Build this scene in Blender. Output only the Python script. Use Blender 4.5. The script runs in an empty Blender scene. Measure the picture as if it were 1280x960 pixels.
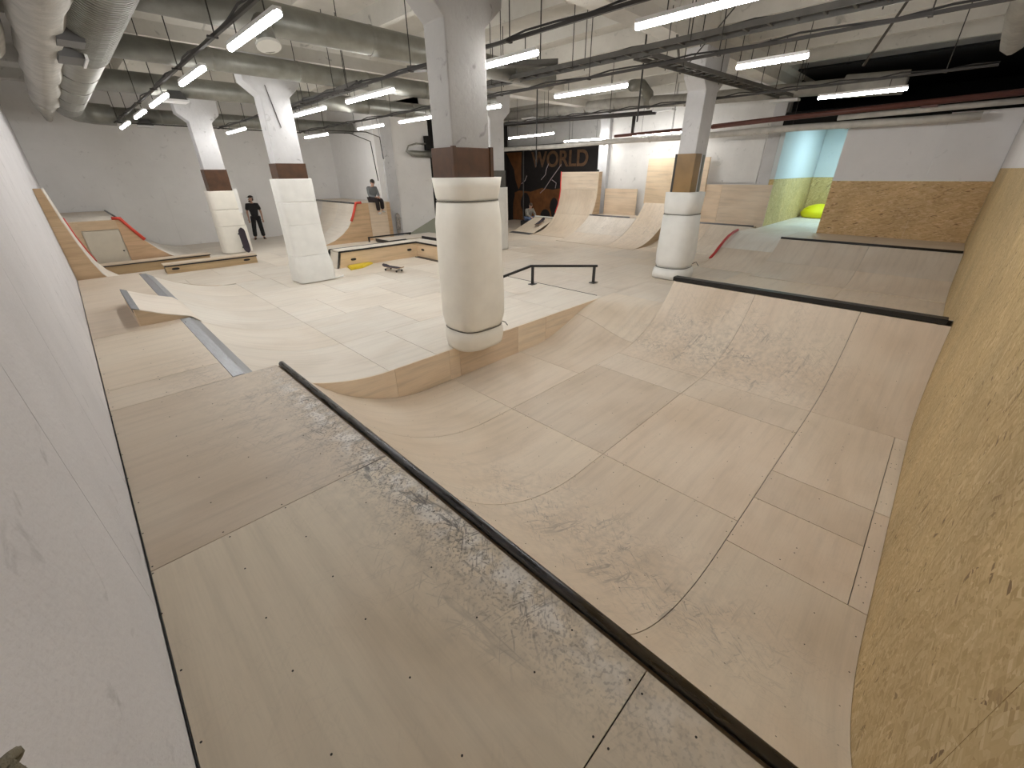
import bpy, bmesh, math, random
from mathutils import Vector, Matrix
random.seed(7)
R = math.radians
PI = math.pi
sc = bpy.context.scene
col = sc.collection

# ---------------------------------------------------------------- camera
cam_d = bpy.data.cameras.new('camera')
cam = bpy.data.objects.new('camera', cam_d); col.objects.link(cam)
YAW, PITCH, ROLL, FPX = R(44.896), R(27.223), R(-0.644), 510.66
cy, sy, cp, sp = math.cos(YAW), math.sin(YAW), math.cos(PITCH), math.sin(PITCH)
fw = Vector((sy*cp, cy*cp, -sp)); rt = Vector((cy, -sy, 0)); up = rt.cross(fw)
c_, s_ = math.cos(ROLL), math.sin(ROLL)
r2 = c_*rt + s_*up; u2 = -s_*rt + c_*up
cam.matrix_world = Matrix(((r2.x, u2.x, -fw.x, 0), (r2.y, u2.y, -fw.y, 0), (r2.z, u2.z, -fw.z, 2.4), (0, 0, 0, 1)))
cam_d.sensor_width = 36; cam_d.lens = FPX/1280*36; cam_d.clip_start = .02; cam_d.clip_end = 200
sc.camera = cam

# ---------------------------------------------------------------- world, exposure
w = bpy.data.worlds.new('world'); sc.world = w; w.use_nodes = True
w.node_tree.nodes['Background'].inputs[0].default_value = (.9, .93, 1, 1)
w.node_tree.nodes['Background'].inputs[1].default_value = 0.05
sc.view_settings.view_transform = 'Standard'; sc.view_settings.look = 'None'
sc.view_settings.gamma = 1; sc.view_settings.exposure = 0.0
LAMP = 70.0            # emission strength of the LED tubes

# ---------------------------------------------------------------- materials
def newmat(name):
    m = bpy.data.materials.new(name); m.use_nodes = True
    nt = m.node_tree; b = nt.nodes['Principled BSDF']
    return m, nt, b
def N(nt, t, **kw):
    n = nt.nodes.new(t)
    for k, v in kw.items():
        if k.startswith('i_'):
            key = k[2:]
            key = int(key) if key.isdigit() else key.replace('_', ' ')
            n.inputs[key].default_value = v
        else: setattr(n, k, v)
    return n
def L(nt, a, ao, b, bi): nt.links.new(a.outputs[ao], b.inputs[bi])
def ramp(nt, src, so, stops):
    r = nt.nodes.new('ShaderNodeValToRGB'); L(nt, src, so, r, 0)
    e = r.color_ramp.elements
    while len(e) < len(stops): e.new(.5)
    for i, (p, c) in enumerate(stops):
        e[i].position = p; e[i].color = (c, c, c, 1) if not isinstance(c, tuple) else (*c, 1)
    return r
def mixc(nt, mode, fac, a, b):
    m = nt.nodes.new('ShaderNodeMix'); m.data_type = 'RGBA'; m.blend_type = mode
    for idx, v in ((0, fac), (6, a), (7, b)):
        if isinstance(v, tuple) and hasattr(v[0], 'outputs'): nt.links.new(v[0].outputs[v[1]], m.inputs[idx])
        elif isinstance(v, tuple): m.inputs[idx].default_value = (*v, 1)
        else: m.inputs[idx].default_value = v
    return (m, 2)
def math_(nt, op, a, b=None):
    m = nt.nodes.new('ShaderNodeMath'); m.operation = op
    for i, v in enumerate((a, b)):
        if v is None: continue
        if isinstance(v, tuple): nt.links.new(v[0].outputs[v[1]], m.inputs[i])
        else: m.inputs[i].default_value = v
    return (m, 0)
def out(nt, b, colr, rough=None):
    nt.links.new(colr[0].outputs[colr[1]], b.inputs['Base Color'])

def simple(name, c, rough=.6, metal=0, bump=0, bscale=40, var=0, vscale=6):
    m, nt, b = newmat(name)
    b.inputs['Roughness'].default_value = rough; b.inputs['Metallic'].default_value = metal
    tc = N(nt, 'ShaderNodeTexCoord')
    no = N(nt, 'ShaderNodeTexNoise', i_Scale=vscale, i_Detail=5.0); L(nt, tc, 'Object', no, 'Vector')
    rp = ramp(nt, no, 0, [(.3, 1-var), (.7, 1+var*.4)])
    out(nt, b, mixc(nt, 'MULTIPLY', 1.0, c, (rp, 0)))
    if bump:
        n2 = N(nt, 'ShaderNodeTexNoise', i_Scale=bscale, i_Detail=4.0); L(nt, tc, 'Object', n2, 'Vector')
        bp = N(nt, 'ShaderNodeBump', i_Strength=bump, i_Distance=.01); L(nt, n2, 0, bp, 'Height'); L(nt, bp, 0, b, 'Normal')
    return m

def ply(name, base, scuff=1.0, grain=.065, rough=.42):
    """birch plywood: grain runs along U (metres), tone per sheet from the object colour, scuffs where boards grind"""
    m, nt, b = newmat(name)
    uv = N(nt, 'ShaderNodeTexCoord'); oi = N(nt, 'ShaderNodeObjectInfo')
    off = N(nt, 'ShaderNodeVectorMath', operation='SCALE'); 
    comb = N(nt, 'ShaderNodeCombineXYZ'); L(nt, oi, 'Random', comb, 0); L(nt, oi, 'Random', comb, 1)
    L(nt, comb, 0, off, 0); off.inputs['Scale'].default_value = 37.0
    add = N(nt, 'ShaderNodeVectorMath', operation='ADD'); L(nt, uv, 'UV', add, 0); L(nt, off, 0, add, 1)
    def streak(sx, sy, scale, det=6.0, dist=.4):
        mp = N(nt, 'ShaderNodeMapping'); mp.inputs['Scale'].default_value = (sx, sy, 1); L(nt, add, 0, mp, 0)
        n = N(nt, 'ShaderNodeTexNoise', i_Scale=scale, i_Detail=det, i_Distortion=dist); L(nt, mp, 0, n, 'Vector'); return n
    n1 = streak(.35, 5, 2.2); n2 = streak(1.2, 30, 3.0, 4.0, .1); n3 = streak(.5, .7, 1.6, 5.0, .6)
    r1 = ramp(nt, n1, 0, [(.30, 1-grain*1.3), (.52, 1.0), (.75, 1+grain*.35)])
    r2_ = ramp(nt, n2, 0, [(.3, 1-grain*.7), (.6, 1.0)])
    r3 = ramp(nt, n3, 0, [(.30, (.87, .84, .80)), (.45, (.96, .94, .92)), (.58, (1.0, 1.0, 1.0)), (.78, (1.04, 1.055, 1.06))])
    c = mixc(nt, 'MULTIPLY', 1.0, base, (oi, 'Color'))
    c = mixc(nt, 'MULTIPLY', 1.0, c, (r1, 0)); c = mixc(nt, 'MULTIPLY', 1.0, c, (r2_, 0)); c = mixc(nt, 'MULTIPLY', 1.0, c, (r3, 0))
    if scuff > 0:
        geo = N(nt, 'ShaderNodeNewGeometry'); sep = N(nt, 'ShaderNodeSeparateXYZ'); L(nt, geo, 'Position', sep, 0)
        def band(axis, cen, wid):   # soft band of wear across one world axis
            d = math_(nt, 'SUBTRACT', (sep, axis), cen); d = math_(nt, 'DIVIDE', d, wid); d = math_(nt, 'MULTIPLY', d, d)
            d = math_(nt, 'MULTIPLY', d, -1.0); return math_(nt, 'EXPONENT', d)
        def box(y0, y1):
            cen, wid = (y0+y1)/2, (y1-y0)/2
            d = math_(nt, 'SUBTRACT', (sep, 1), cen); d = math_(nt, 'DIVIDE', d, wid); d = math_(nt, 'POWER', math_(nt, 'ABSOLUTE', d), 4.0)
            return math_(nt, 'EXPONENT', math_(nt, 'MULTIPLY', d, -1.0))
        m1 = math_(nt, 'MULTIPLY', math_(nt, 'ADD', band(0, .92, .34), math_(nt, 'MULTIPLY', band(0, 1.0, .12), 1.1)), box(.1, 4.7))
        m2 = math_(nt, 'MULTIPLY', band(0, 2.15, .55), box(-.1, 2.7))
        m3 = math_(nt, 'MULTIPLY', band(0, 7.0, .75), box(.6, 3.6))
        m5 = math_(nt, 'MULTIPLY', band(0, .45, .35), box(3.4, 5.9))
        m6 = math_(nt, 'MULTIPLY', band(0, 15.2, 1.2), box(5.0, 12.0))
        mask = math_(nt, 'ADD', math_(nt, 'ADD', m1, m2), math_(nt, 'MULTIPLY', m3, 1.15))
        mask = math_(nt, 'ADD', mask, math_(nt, 'MULTIPLY', m5, .45)); mask = math_(nt, 'ADD', mask, math_(nt, 'MULTIPLY', m6, .5))
        mask = math_(nt, 'ADD', mask, .10)
        # three layers of short curved strokes
        tot = None
        for k, (ang, sx, sy_, sc_) in enumerate([(25, 4.0, 24, 1.5), (75, 3.6, 26, 1.3), (-40, 3.4, 22, 1.6), (130, 4.4, 28, 1.4), (5, 1.4, 10, 1.2)]):
            mp = N(nt, 'ShaderNodeMapping'); mp.inputs['Rotation'].default_value = (0, 0, R(ang)); L(nt, uv, 'UV', mp, 0)
            mp2 = N(nt, 'ShaderNodeMapping'); mp2.inputs['Scale'].default_value = (sx, sy_, 1); mp2.inputs['Location'].default_value = (k*7.3, k*3.1, 0); L(nt, mp, 0, mp2, 0)
            vo = N(nt, 'ShaderNodeTexNoise', i_Scale=sc_, i_Detail=2.5, i_Distortion=.8); L(nt, mp2, 0, vo, 'Vector')
            a = math_(nt, 'ABSOLUTE', math_(nt, 'SUBTRACT', (vo, 0), .655)); 
            a = math_(nt, 'SUBTRACT', 1.0, math_(nt, 'MULTIPLY', a, 26.0)); a = math_(nt, 'MAXIMUM', a, 0.0)
            tot = a if tot is None else math_(nt, 'MAXIMUM', tot, a)
        patch = N(nt, 'ShaderNodeTexNoise', i_Scale=2.6, i_Detail=4.0); L(nt, geo, 'Position', patch, 'Vector')
        pr_ = ramp(nt, patch, 0, [(.38, 0.0), (.6, 1.0)])
        fac = math_(nt, 'MULTIPLY', tot, mask); fac = math_(nt, 'MULTIPLY', fac, (pr_, 0)); fac = math_(nt, 'MULTIPLY', fac, .58*scuff)
        # general grey rub inside the worn bands
        fine = N(nt, 'ShaderNodeTexNoise', i_Scale=14.0, i_Detail=6.0); L(nt, geo, 'Position', fine, 'Vector')
        fr = ramp(nt, fine, 0, [(.42, 0.0), (.66, 1.0)])
        rub = math_(nt, 'MULTIPLY', math_(nt, 'MULTIPLY', (fr, 0), math_(nt, 'SUBTRACT', mask, .1)), .30*scuff)
        c = mixc(nt, 'MIX', rub, c, (.30, .27, .24)); 
        abraded = math_(nt, 'MULTIPLY', band(0, .995, .10), box(.1, 4.6)); abr_n = N(nt, 'ShaderNodeTexNoise', i_Scale=9.0, i_Detail=7.0); L(nt, geo, 'Position', abr_n, 'Vector')
        abr_r = ramp(nt, abr_n, 0, [(.44, 0.0), (.60, .75)]); c = mixc(nt, 'MIX', math_(nt, 'MULTIPLY', abraded, (abr_r, 0)), c, (.80, .78, .75))  # paler abraded wear on the plywood beside the near coping
        dk = N(nt, 'ShaderNodeTexNoise', i_Scale=55.0, i_Detail=4.0); L(nt, geo, 'Position', dk, 'Vector'); dkr = ramp(nt, dk, 0, [(.52, 0.0), (.62, .7)])
        c = mixc(nt, 'MIX', math_(nt, 'MULTIPLY', math_(nt, 'MULTIPLY', band(0, .95, .17), box(.1, 4.7)), (dkr, 0)), c, (.16, .145, .135))
        cl = nt.nodes.new('ShaderNodeClamp'); nt.links.new(fac[0].outputs[0], cl.inputs[0])
        c = mixc(nt, 'MIX', (cl, 0), c, (.13, .12, .115))
    out(nt, b, c)
    b.inputs['Roughness'].default_value = rough
    rr = ramp(nt, n3, 0, [(.3, rough-.07), (.7, rough+.12)]); L(nt, rr, 0, b, 'Roughness')
    bp = N(nt, 'ShaderNodeBump', i_Strength=.12, i_Distance=.002); L(nt, n2, 0, bp, 'Height'); L(nt, bp, 0, b, 'Normal')
    return m

def osb(name, tint=(1, 1, 1), scale=1.0, ang=40):
    m, nt, b = newmat(name)
    tc = N(nt, 'ShaderNodeTexCoord')
    def flakes(a, sc1, seed):
        mp = N(nt, 'ShaderNodeMapping'); mp.inputs['Rotation'].default_value = (0, 0, R(a)); L(nt, tc, 'UV', mp, 0)
        mp2 = N(nt, 'ShaderNodeMapping'); mp2.inputs['Scale'].default_value = (11*scale, 48*scale, 1); mp2.inputs['Location'].default_value = (seed, seed*2, 0); L(nt, mp, 0, mp2, 0)
        n0 = N(nt, 'ShaderNodeTexNoise', i_Scale=.6, i_Detail=2.0); L(nt, mp2, 0, n0, 'Vector')
        mx = N(nt, 'ShaderNodeVectorMath', operation='MULTIPLY_ADD'); L(nt, n0, 1, mx, 0); mx.inputs[1].default_value = (1.4, 1.4, 0); L(nt, mp2, 0, mx, 2)
        v = N(nt, 'ShaderNodeTexVoronoi', i_Scale=sc1, i_Randomness=1.0); L(nt, mx, 0, v, 'Vector'); return v
    v1 = flakes(ang, 1.0, 0); v2 = flakes(-ang*.6, 1.3, 5.1); v3 = flakes(ang*1.9, .8, 9.7)
    s1 = N(nt, 'ShaderNodeSeparateColor'); L(nt, v1, 'Color', s1, 0)
    s2 = N(nt, 'ShaderNodeSeparateColor'); L(nt, v2, 'Color', s2, 0)
    s3 = N(nt, 'ShaderNodeSeparateColor'); L(nt, v3, 'Color', s3, 0)
    T = lambda c: tuple(c[i]*tint[i] for i in range(3))
    cols = [(0, T((.20, .12, .05))), (.025, T((.45, .31, .14))), (.3, T((.53, .385, .185))), (.6, T((.57, .42, .21))), (.86, T((.61, .465, .245))), (1, T((.67, .53, .31)))]
    a = ramp(nt, s1, 0, cols); bb = ramp(nt, s2, 1, cols); c3 = ramp(nt, s3, 2, cols)
    st = ramp(nt, s3, 0, [(.45, 0.0), (.5, 1.0)]); st2 = ramp(nt, s2, 2, [(.5, 0.0), (.55, 1.0)])
    c = mixc(nt, 'MIX', (st, 0), (a, 0), (bb, 0)); c = mixc(nt, 'MIX', (st2, 0), c, (c3, 0))
    big = N(nt, 'ShaderNodeTexNoise', i_Scale=1.2, i_Detail=3.0); L(nt, tc, 'UV', big, 'Vector')
    br = ramp(nt, big, 0, [(.3, .85), (.7, 1.08)]); c = mixc(nt, 'MULTIPLY', 1.0, c, (br, 0))
    out(nt, b, c); b.inputs['Roughness'].default_value = .62
    bp = N(nt, 'ShaderNodeBump', i_Strength=.25, i_Distance=.003); L(nt, v1, 0, bp, 'Height'); L(nt, bp, 0, b, 'Normal')
    return m

def paint(name, c, var=.12, bump=.35, bscale=22):
    m, nt, b = newmat(name)
    tc = N(nt, 'ShaderNodeNewGeometry')
    n1 = N(nt, 'ShaderNodeTexNoise', i_Scale=1.3, i_Detail=8.0, i_Roughness=.65); L(nt, tc, 'Position', n1, 'Vector')
    n2 = N(nt, 'ShaderNodeTexNoise', i_Scale=bscale, i_Detail=6.0, i_Roughness=.6); L(nt, tc, 'Position', n2, 'Vector')
    n3 = N(nt, 'ShaderNodeTexNoise', i_Scale=5.0, i_Detail=8.0, i_Distortion=1.0); L(nt, tc, 'Position', n3, 'Vector')
    r1 = ramp(nt, n1, 0, [(.3, 1-var), (.65, 1.0)]); r3 = ramp(nt, n3, 0, [(.26, 1-var*2.5), (.36, 1.0)])
    cc = mixc(nt, 'MULTIPLY', 1.0, c, (r1, 0)); cc = mixc(nt, 'MULTIPLY', 1.0, cc, (r3, 0)); out(nt, b, cc)
    b.inputs['Roughness'].default_value = .75
    bp = N(nt, 'ShaderNodeBump', i_Strength=bump, i_Distance=.012); L(nt, n2, 0, bp, 'Height'); L(nt, bp, 0, b, 'Normal')
    return m

def emis(name, c, s):
    m, nt, b = newmat(name); b.inputs['Base Color'].default_value = (*c, 1)
    b.inputs['Emission Color'].default_value = (*c, 1); b.inputs['Emission Strength'].default_value = s; return m

def steel(name, c, rough=.3):
    m, nt, b = newmat(name); b.inputs['Metallic'].default_value = .9
    tc = N(nt, 'ShaderNodeNewGeometry'); mp = N(nt, 'ShaderNodeMapping'); mp.inputs['Scale'].default_value = (12, 1.5, 12); L(nt, tc, 'Position', mp, 0)
    n = N(nt, 'ShaderNodeTexNoise', i_Scale=3.0, i_Detail=6.0); L(nt, mp, 0, n, 'Vector')
    r = ramp(nt, n, 0, [(.3, rough-.12), (.7, rough+.25)]); L(nt, r, 0, b, 'Roughness')
    r2_ = ramp(nt, n, 0, [(.35, .7), (.6, 1.1)]); out(nt, b, mixc(nt, 'MULTIPLY', 1.0, c, (r2_, 0))); return m

M = dict(
 ply=ply('birch_plywood', (.72, .635, .53)), ply_pale=ply('pale_plywood', (.78, .72, .63), .7),
 ply_side=ply('plywood_side', (.60, .455, .30), 0, .16, .6), ply_warm=ply('warm_plywood', (.76, .63, .48), 0, .12, .55),
 ply_edge=ply('plywood_edge', (.50, .38, .24), 0, .2, .7),
 osb=osb('osb', (1, 1, 1)), osb_far=osb('osb_far', (1.12, 1.04, 1.04), .8, 12), osb_lit=osb('osb_lit', (1.1, 1.15, 1.0), .8, 30),
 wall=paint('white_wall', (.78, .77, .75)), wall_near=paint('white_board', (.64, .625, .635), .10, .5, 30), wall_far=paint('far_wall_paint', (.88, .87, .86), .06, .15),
 white_board=paint('smooth_white_board', (.80, .79, .80), .05, .12), column=paint('column_paint', (.64, .64, .65), .16, .5, 14),
 column_grey=paint('grey_column_paint', (.40, .39, .375), .16, .5, 14), lampb=emis('led_light_bright', (1.0, .985, .96), LAMP*1.25),
 ceil=paint('ceiling_paint', (.66, .64, .59), .16, .3, 9), lit_blue=paint('pale_blue_paint', (.66, .72, .74), .03, .05),
 dark=simple('black_void', (.006, .006, .006), .9), mural=simple('black_mural_paint', (.018, .014, .013), .8, var=.3),
 orange=simple('orange_mural_paint', (.20, .075, .02), .8, var=.35, vscale=3), brown_letter=simple('brown_letter_paint', (.17, .09, .045), .8, var=.3),
 scribble=simple('pale_chalk_line', (.5, .42, .42), .8),
 foam=simple('cream_foam', (.91, .88, .80), .7, bump=.15, bscale=9, var=.05, vscale=4), foam_w=simple('white_foam', (.86, .86, .83), .7, bump=.2, bscale=8, var=.06, vscale=4),
 brown=simple('brown_plate', (.080, .034, .013), .42, var=.35), ochre=simple('ochre_plate', (.27, .16, .055), .35, var=.3, vscale=2), 
 coping=steel('dark_steel', (.10, .10, .105), .24), steel=steel('worn_steel', (.36, .37, .39), .38), grey_steel=steel('grey_steel', (.20, .205, .22), .45),
 black=simple('black_metal', (.012, .012, .013), .4), blackm=simple('black_rubber', (.015, .015, .015), .7), 
 duct=simple('galvanised_duct', (.30, .30, .27), .42, .55, .1, 60, .2, 5), insul=simple('insulation_wrap', (.38, .365, .33), .6, .1, .8, 14, .2, 5),
 tray=simple('tray_metal', (.11, .105, .095), .5, .4, var=.2), cable=simple('cable_black', (.018, .017, .016), .6), rod=simple('rod_metal', (.04, .036, .033), .6, .2),
 redpipe=simple('red_brown_pipe', (.13, .045, .035), .4, var=.2), whitepipe=simple('white_pipe', (.58, .56, .52), .6, bump=.4, bscale=20, var=.15), darkpipe=simple('dark_pipe', (.035, .03, .028), .5),
 red=simple('red_foam', (.50, .035, .03), .55), redf=simple('bright_red_foam', (.62, .06, .035), .55), yellow=simple('yellow_plastic', (.75, .56, .03), .45), bag=simple('yellow_fabric', (.85, .82, .01), .5, bump=.2, bscale=12),
 lamp=emis('led_light', (1.0, .985, .96), LAMP), lampbody=simple('white_fixture', (.75, .75, .75), .4), lamp2=emis('blue_led_light', (.64, .90, 1.0), 17.0), fix_grey=simple('grey_fixture', (.35, .35, .36), .5),
 skin=simple('skin', (.50, .30, .22), .55), bcloth=simple('black_cloth', (.010, .010, .011), .85, bump=.3), grey=simple('grey_knit', (.17, .18, .185), .9, bump=.3), maroon=simple('dark_trousers', (.016, .010, .011), .85),
 hair=simple('dark_hair', (.02, .014, .010), .6), brownhair=simple('brown_hair', (.07, .04, .025), .6), whitec=simple('white_shoe', (.6, .6, .58), .6), jeans=simple('blue_denim', (.10, .14, .24), .85, var=.3), tan=simple('patterned_jacket', (.28, .26, .22), .85, var=.5, vscale=18),
 eye=simple('eye', (.03, .02, .02), .3), lip=simple('lips', (.35, .15, .12), .5),
 grip=simple('grip_tape', (.045, .035, .045), .95, bump=.3, bscale=200), wheel=simple('wheel', (.5, .49, .45), .5), wheel_dark=simple('dark_wheel', (.04, .035, .03), .5), truck=simple('truck_metal', (.4, .4, .4), .35, .9), maple=simple('maple', (.5, .34, .2), .5), graphic=simple('printed_board_base', (.42, .38, .34), .4, var=.6, vscale=12), rope=simple('olive_rope', (.19, .17, .12), .9, bump=.8, bscale=90), screw=simple('screw_head', (.02, .015, .012), .5),
 concrete=paint('bare_concrete', (.30, .29, .27)), strap=simple('grey_strap', (.16, .15, .13), .7), grill=simple('grille', (.10, .10, .10), .5), door=simple('inset_board', (.60, .55, .45), .6, var=.05), lampw=simple('white_cap', (.7, .7, .66), .5))

# ---------------------------------------------------------------- object helpers
ORG = {}      # world origin of every object made (none of the parents below is rotated unless local=True is used)
def link(o, parent=None):
    col.objects.link(o)
    if parent is not None: o.parent = parent
    return o
def thing(name, label, cat, loc=(0, 0, 0), group=None, rot=(0, 0, 0)):
    o = bpy.data.objects.new(name, None); o.empty_display_size = .1; link(o)
    o.location = loc; o.rotation_euler = rot; o['label'] = label; o['category'] = cat
    if group: o['group'] = group
    ORG[o] = Vector(loc); return o
def setting(name, loc=(0, 0, 0)):
    o = bpy.data.objects.new(name, None); link(o); o.location = loc; o['kind'] = 'structure'; ORG[o] = Vector(loc); return o
def tag(o, label, cat, group=None, kind=None):
    o['label'] = label; o['category'] = cat
    if group: o['group'] = group
    if kind: o['kind'] = kind
    return o
def mk(name, verts, faces, mat, parent=None, uvs=None, smooth=False, local=False, tone=None, kind=None, center=True):
    verts = [Vector(v) for v in verts]
    if center:
        lo = Vector((min(v.x for v in verts), min(v.y for v in verts), min(v.z for v in verts)))
        hi = Vector((max(v.x for v in verts), max(v.y for v in verts), max(v.z for v in verts)))
        c = (lo+hi)/2
    else: c = Vector((0, 0, 0))
    me = bpy.data.meshes.new(name); me.from_pydata([v-c for v in verts], [], faces)
    me.materials.append(M[mat] if isinstance(mat, str) else mat)
    ul = me.uv_layers.new(name='UVMap')
    for p in me.polygons:
        n = p.normal
        for li in p.loop_indices:
            vi = me.loops[li].vertex_index
            if uvs is not None: ul.data[li].uv = uvs[vi]
            else:
                v = verts[vi]; a = (abs(n.x), abs(n.y), abs(n.z)); k = a.index(max(a))
                ul.data[li].uv = (v.y, v.z) if k == 0 else ((v.x, v.z) if k == 1 else (v.x, v.y))
        p.use_smooth = smooth
    me.update()
    o = bpy.data.objects.new(name, me); link(o, parent)
    po = ORG.get(parent, Vector((0, 0, 0))) if (parent is not None and not local) else Vector((0, 0, 0))
    o.location = c-po; ORG[o] = c if not local else (ORG.get(parent, Vector())+c)
    if tone is not None: o.color = (tone[0], tone[1], tone[2], 1) if isinstance(tone, tuple) else (tone, tone, tone, 1)
    if kind: o['kind'] = kind
    return o
class G:                      # gathers simple shapes into one mesh
    def __init__(s): s.v = []; s.f = []
    def box(s, x0, x1, y0, y1, z0, z1):
        n = len(s.v); s.v += [(x, y, z) for x in (x0, x1) for y in (y0, y1) for z in (z0, z1)]
        s.f += [tuple(n+i for i in q) for q in ((0, 1, 3, 2), (4, 6, 7, 5), (0, 4, 5, 1), (2, 3, 7, 6), (0, 2, 6, 4), (1, 5, 7, 3))]; return s
    def tube(s, pts, r, n=10, caps=True, flat=None):
        pts = [Vector(p) for p in pts]; rs = r if isinstance(r, (list, tuple)) else [r]*len(pts); base = len(s.v); prev = None
        for i, p in enumerate(pts):
            d = (pts[min(i+1, len(pts)-1)]-pts[max(i-1, 0)]).normalized()
            if prev is None: a = d.orthogonal().normalized() if abs(d.z) > .9 else d.cross(Vector((0, 0, 1))).normalized()
            else: a = (prev-d*prev.dot(d)).normalized()
            prev = a; b = d.cross(a)
            for k in range(n):
                t = 2*PI*k/n; s.v.append(tuple(p+(a*math.cos(t)+b*math.sin(t))*rs[i]))
        for i in range(len(pts)-1):
            for k in range(n):
                s.f.append((base+i*n+k, base+i*n+(k+1) % n, base+(i+1)*n+(k+1) % n, base+(i+1)*n+k))
        if caps:
            s.f.append(tuple(base+k for k in range(n-1, -1, -1))); e = base+(len(pts)-1)*n; s.f.append(tuple(e+k for k in range(n)))
        return s
    def bar(s, a, b, w, h):   # rectangular bar between two points
        a = Vector(a); b = Vector(b); d = (b-a).normalized(); sd = d.cross(Vector((0, 0, 1)))
        sd = sd.normalized() if sd.length > 1e-4 else Vector((1, 0, 0)); u = sd.cross(d)
        n = len(s.v)
        for p in (a, b):
            for i, j in ((-1, -1), (1, -1), (1, 1), (-1, 1)): s.v.append(tuple(p+sd*i*w/2+u*j*h/2))
        s.f += [tuple(n+i for i in q) for q in ((0, 3, 2, 1), (4, 5, 6, 7), (0, 1, 5, 4), (1, 2, 6, 5), (2, 3, 7, 6), (3, 0, 4, 7))]; return s
    def prism(s, poly, axis, a0, a1):   # polygon in the plane normal to axis, extruded a0..a1
        n = len(s.v); m = len(poly)
        for a in (a0, a1):
            for (p, q) in poly: s.v.append({'y': (p, a, q), 'x': (a, p, q), 'z': (p, q, a)}[axis])
        s.f.append(tuple(n+i for i in range(m))); s.f.append(tuple(n+m+i for i in range(m-1, -1, -1)))
        for i in range(m): j = (i+1) % m; s.f.append((n+i, n+m+i, n+m+j, n+j))
        return s
    def loft(s, rings, caps=True):
        n = len(s.v); m = len(rings[0])
        for r in rings: s.v += [tuple(p) for p in r]
        for i in range(len(rings)-1):
            for k in range(m): s.f.append((n+i*m+k, n+i*m+(k+1) % m, n+(i+1)*m+(k+1) % m, n+(i+1)*m+k))
        if caps: s.f.append(tuple(n+k for k in range(m-1, -1, -1))); e = n+(len(rings)-1)*m; s.f.append(tuple(e+k for k in range(m)))
        return s
    def ball(s, c, rx, ry=None, rz=None, n=12, m=8):
        ry = ry or rx; rz = rz or rx
        rings = [[(c[0]+rx*math.sin(PI*i/m)*math.cos(2*PI*k/n), c[1]+ry*math.sin(PI*i/m)*math.sin(2*PI*k/n), c[2]-rz*math.cos(PI*i/m)) for k in range(n)] for i in range(1, m)]
        return s.loft(rings)
    def mk(s, name, mat, parent=None, **kw):
        bmv = s
        o = mk(name, s.v, s.f, mat, parent, **kw)
        bm = bmesh.new(); bm.from_mesh(o.data); bmesh.ops.recalc_face_normals(bm, faces=bm.faces); bm.to_mesh(o.data); bm.free()
        return o
def bevel(o, w=.005, seg=2):
    m = o.modifiers.new('bevel', 'BEVEL'); m.width = w; m.segments = seg; m.limit_method = 'ANGLE'; return o

def tone(spread=.06, warm=.03):
    v = 1+random.uniform(-spread, spread*.5); w_ = random.uniform(-warm, warm)
    return (v*(1+w_), v, v*(1-w_*1.2))
TH = .012
def curved(name, pts, y0, y1, mat, parent, grain='x', gap=.003, tn=None, th=TH, s0=0.0):
    """one plywood sheet bent over a profile: pts are (x, z), it spans y0..y1"""
    ya, yb = y0+gap, y1-gap
    P = [Vector((p[0], p[1])) for p in pts]
    d0 = (P[1]-P[0]).normalized(); P[0] = P[0]+d0*gap; d1 = (P[-1]-P[-2]).normalized(); P[-1] = P[-1]-d1*gap
    n = len(P); V = []; U = []; s = s0
    for i, p in enumerate(P):
        d = (P[min(i+1, n-1)]-P[max(i-1, 0)]).normalized(); nr = Vector((d.y, -d.x))   # downwards side
        if i: s += (P[i]-P[i-1]).length
        q = p+nr*th
        V += [(p.x, ya, p.y), (p.x, yb, p.y), (q.x, ya, q.y), (q.x, yb, q.y)]
        u = [(s, ya), (s, yb), (s, ya-.02), (s, yb+.02)]
        U += u if grain == 'x' else [(b_, a_) for a_, b_ in u]
    F = []
    for i in range(n-1):
        a = 4*i; b = a+4
        F += [(a, b, b+1, a+1), (a+2, a+3, b+3, b+2), (a, a+2, b+2, b), (a+1, b+1, b+3, a+3)]
    F += [(0, 1, 3, 2), (4*n-4, 4*n-2, 4*n-1, 4*n-3)]
    o = mk(name, V, F, mat, parent, uvs=U, tone=tn or tone())
    for p in o.data.polygons: p.use_smooth = abs(p.normal.y) < .5 and n > 2
    if n > 2:
        o.data.polygons[-1].use_smooth = False; o.data.polygons[-2].use_smooth = False
        # crisp rims: mark sharp by angle
        try: o.data.set_sharp_from_angle(angle=R(35))
        except Exception: pass
    return o
def span(f, x0, x1, k=None):
    n = k or max(1, int(abs(x1-x0)/.12)); return [(x0+(x1-x0)*i/n, f(x0+(x1-x0)*i/n)) for i in range(n+1)]
def fan(f, parent, xs, ys, mat='ply', grain='x', flat=False, name='plywood_sheet', tn=None):
    for i in range(len(xs)-1):
        for j in range(len(ys)-1):
            curved(name, span(f, xs[i], xs[i+1], 1 if flat else None), ys[j], ys[j+1], mat, parent, grain, tn=tn)
def side(parent, pts, y, zb, mat='ply_side', th=.015, name='side_panel', tn=None):
    poly = list(pts)+[(pts[-1][0], zb), (pts[0][0], zb)]
    return G().prism(poly, 'y', y-th/2, y+th/2).mk(name, mat, parent, tone=tn or tone())

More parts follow.
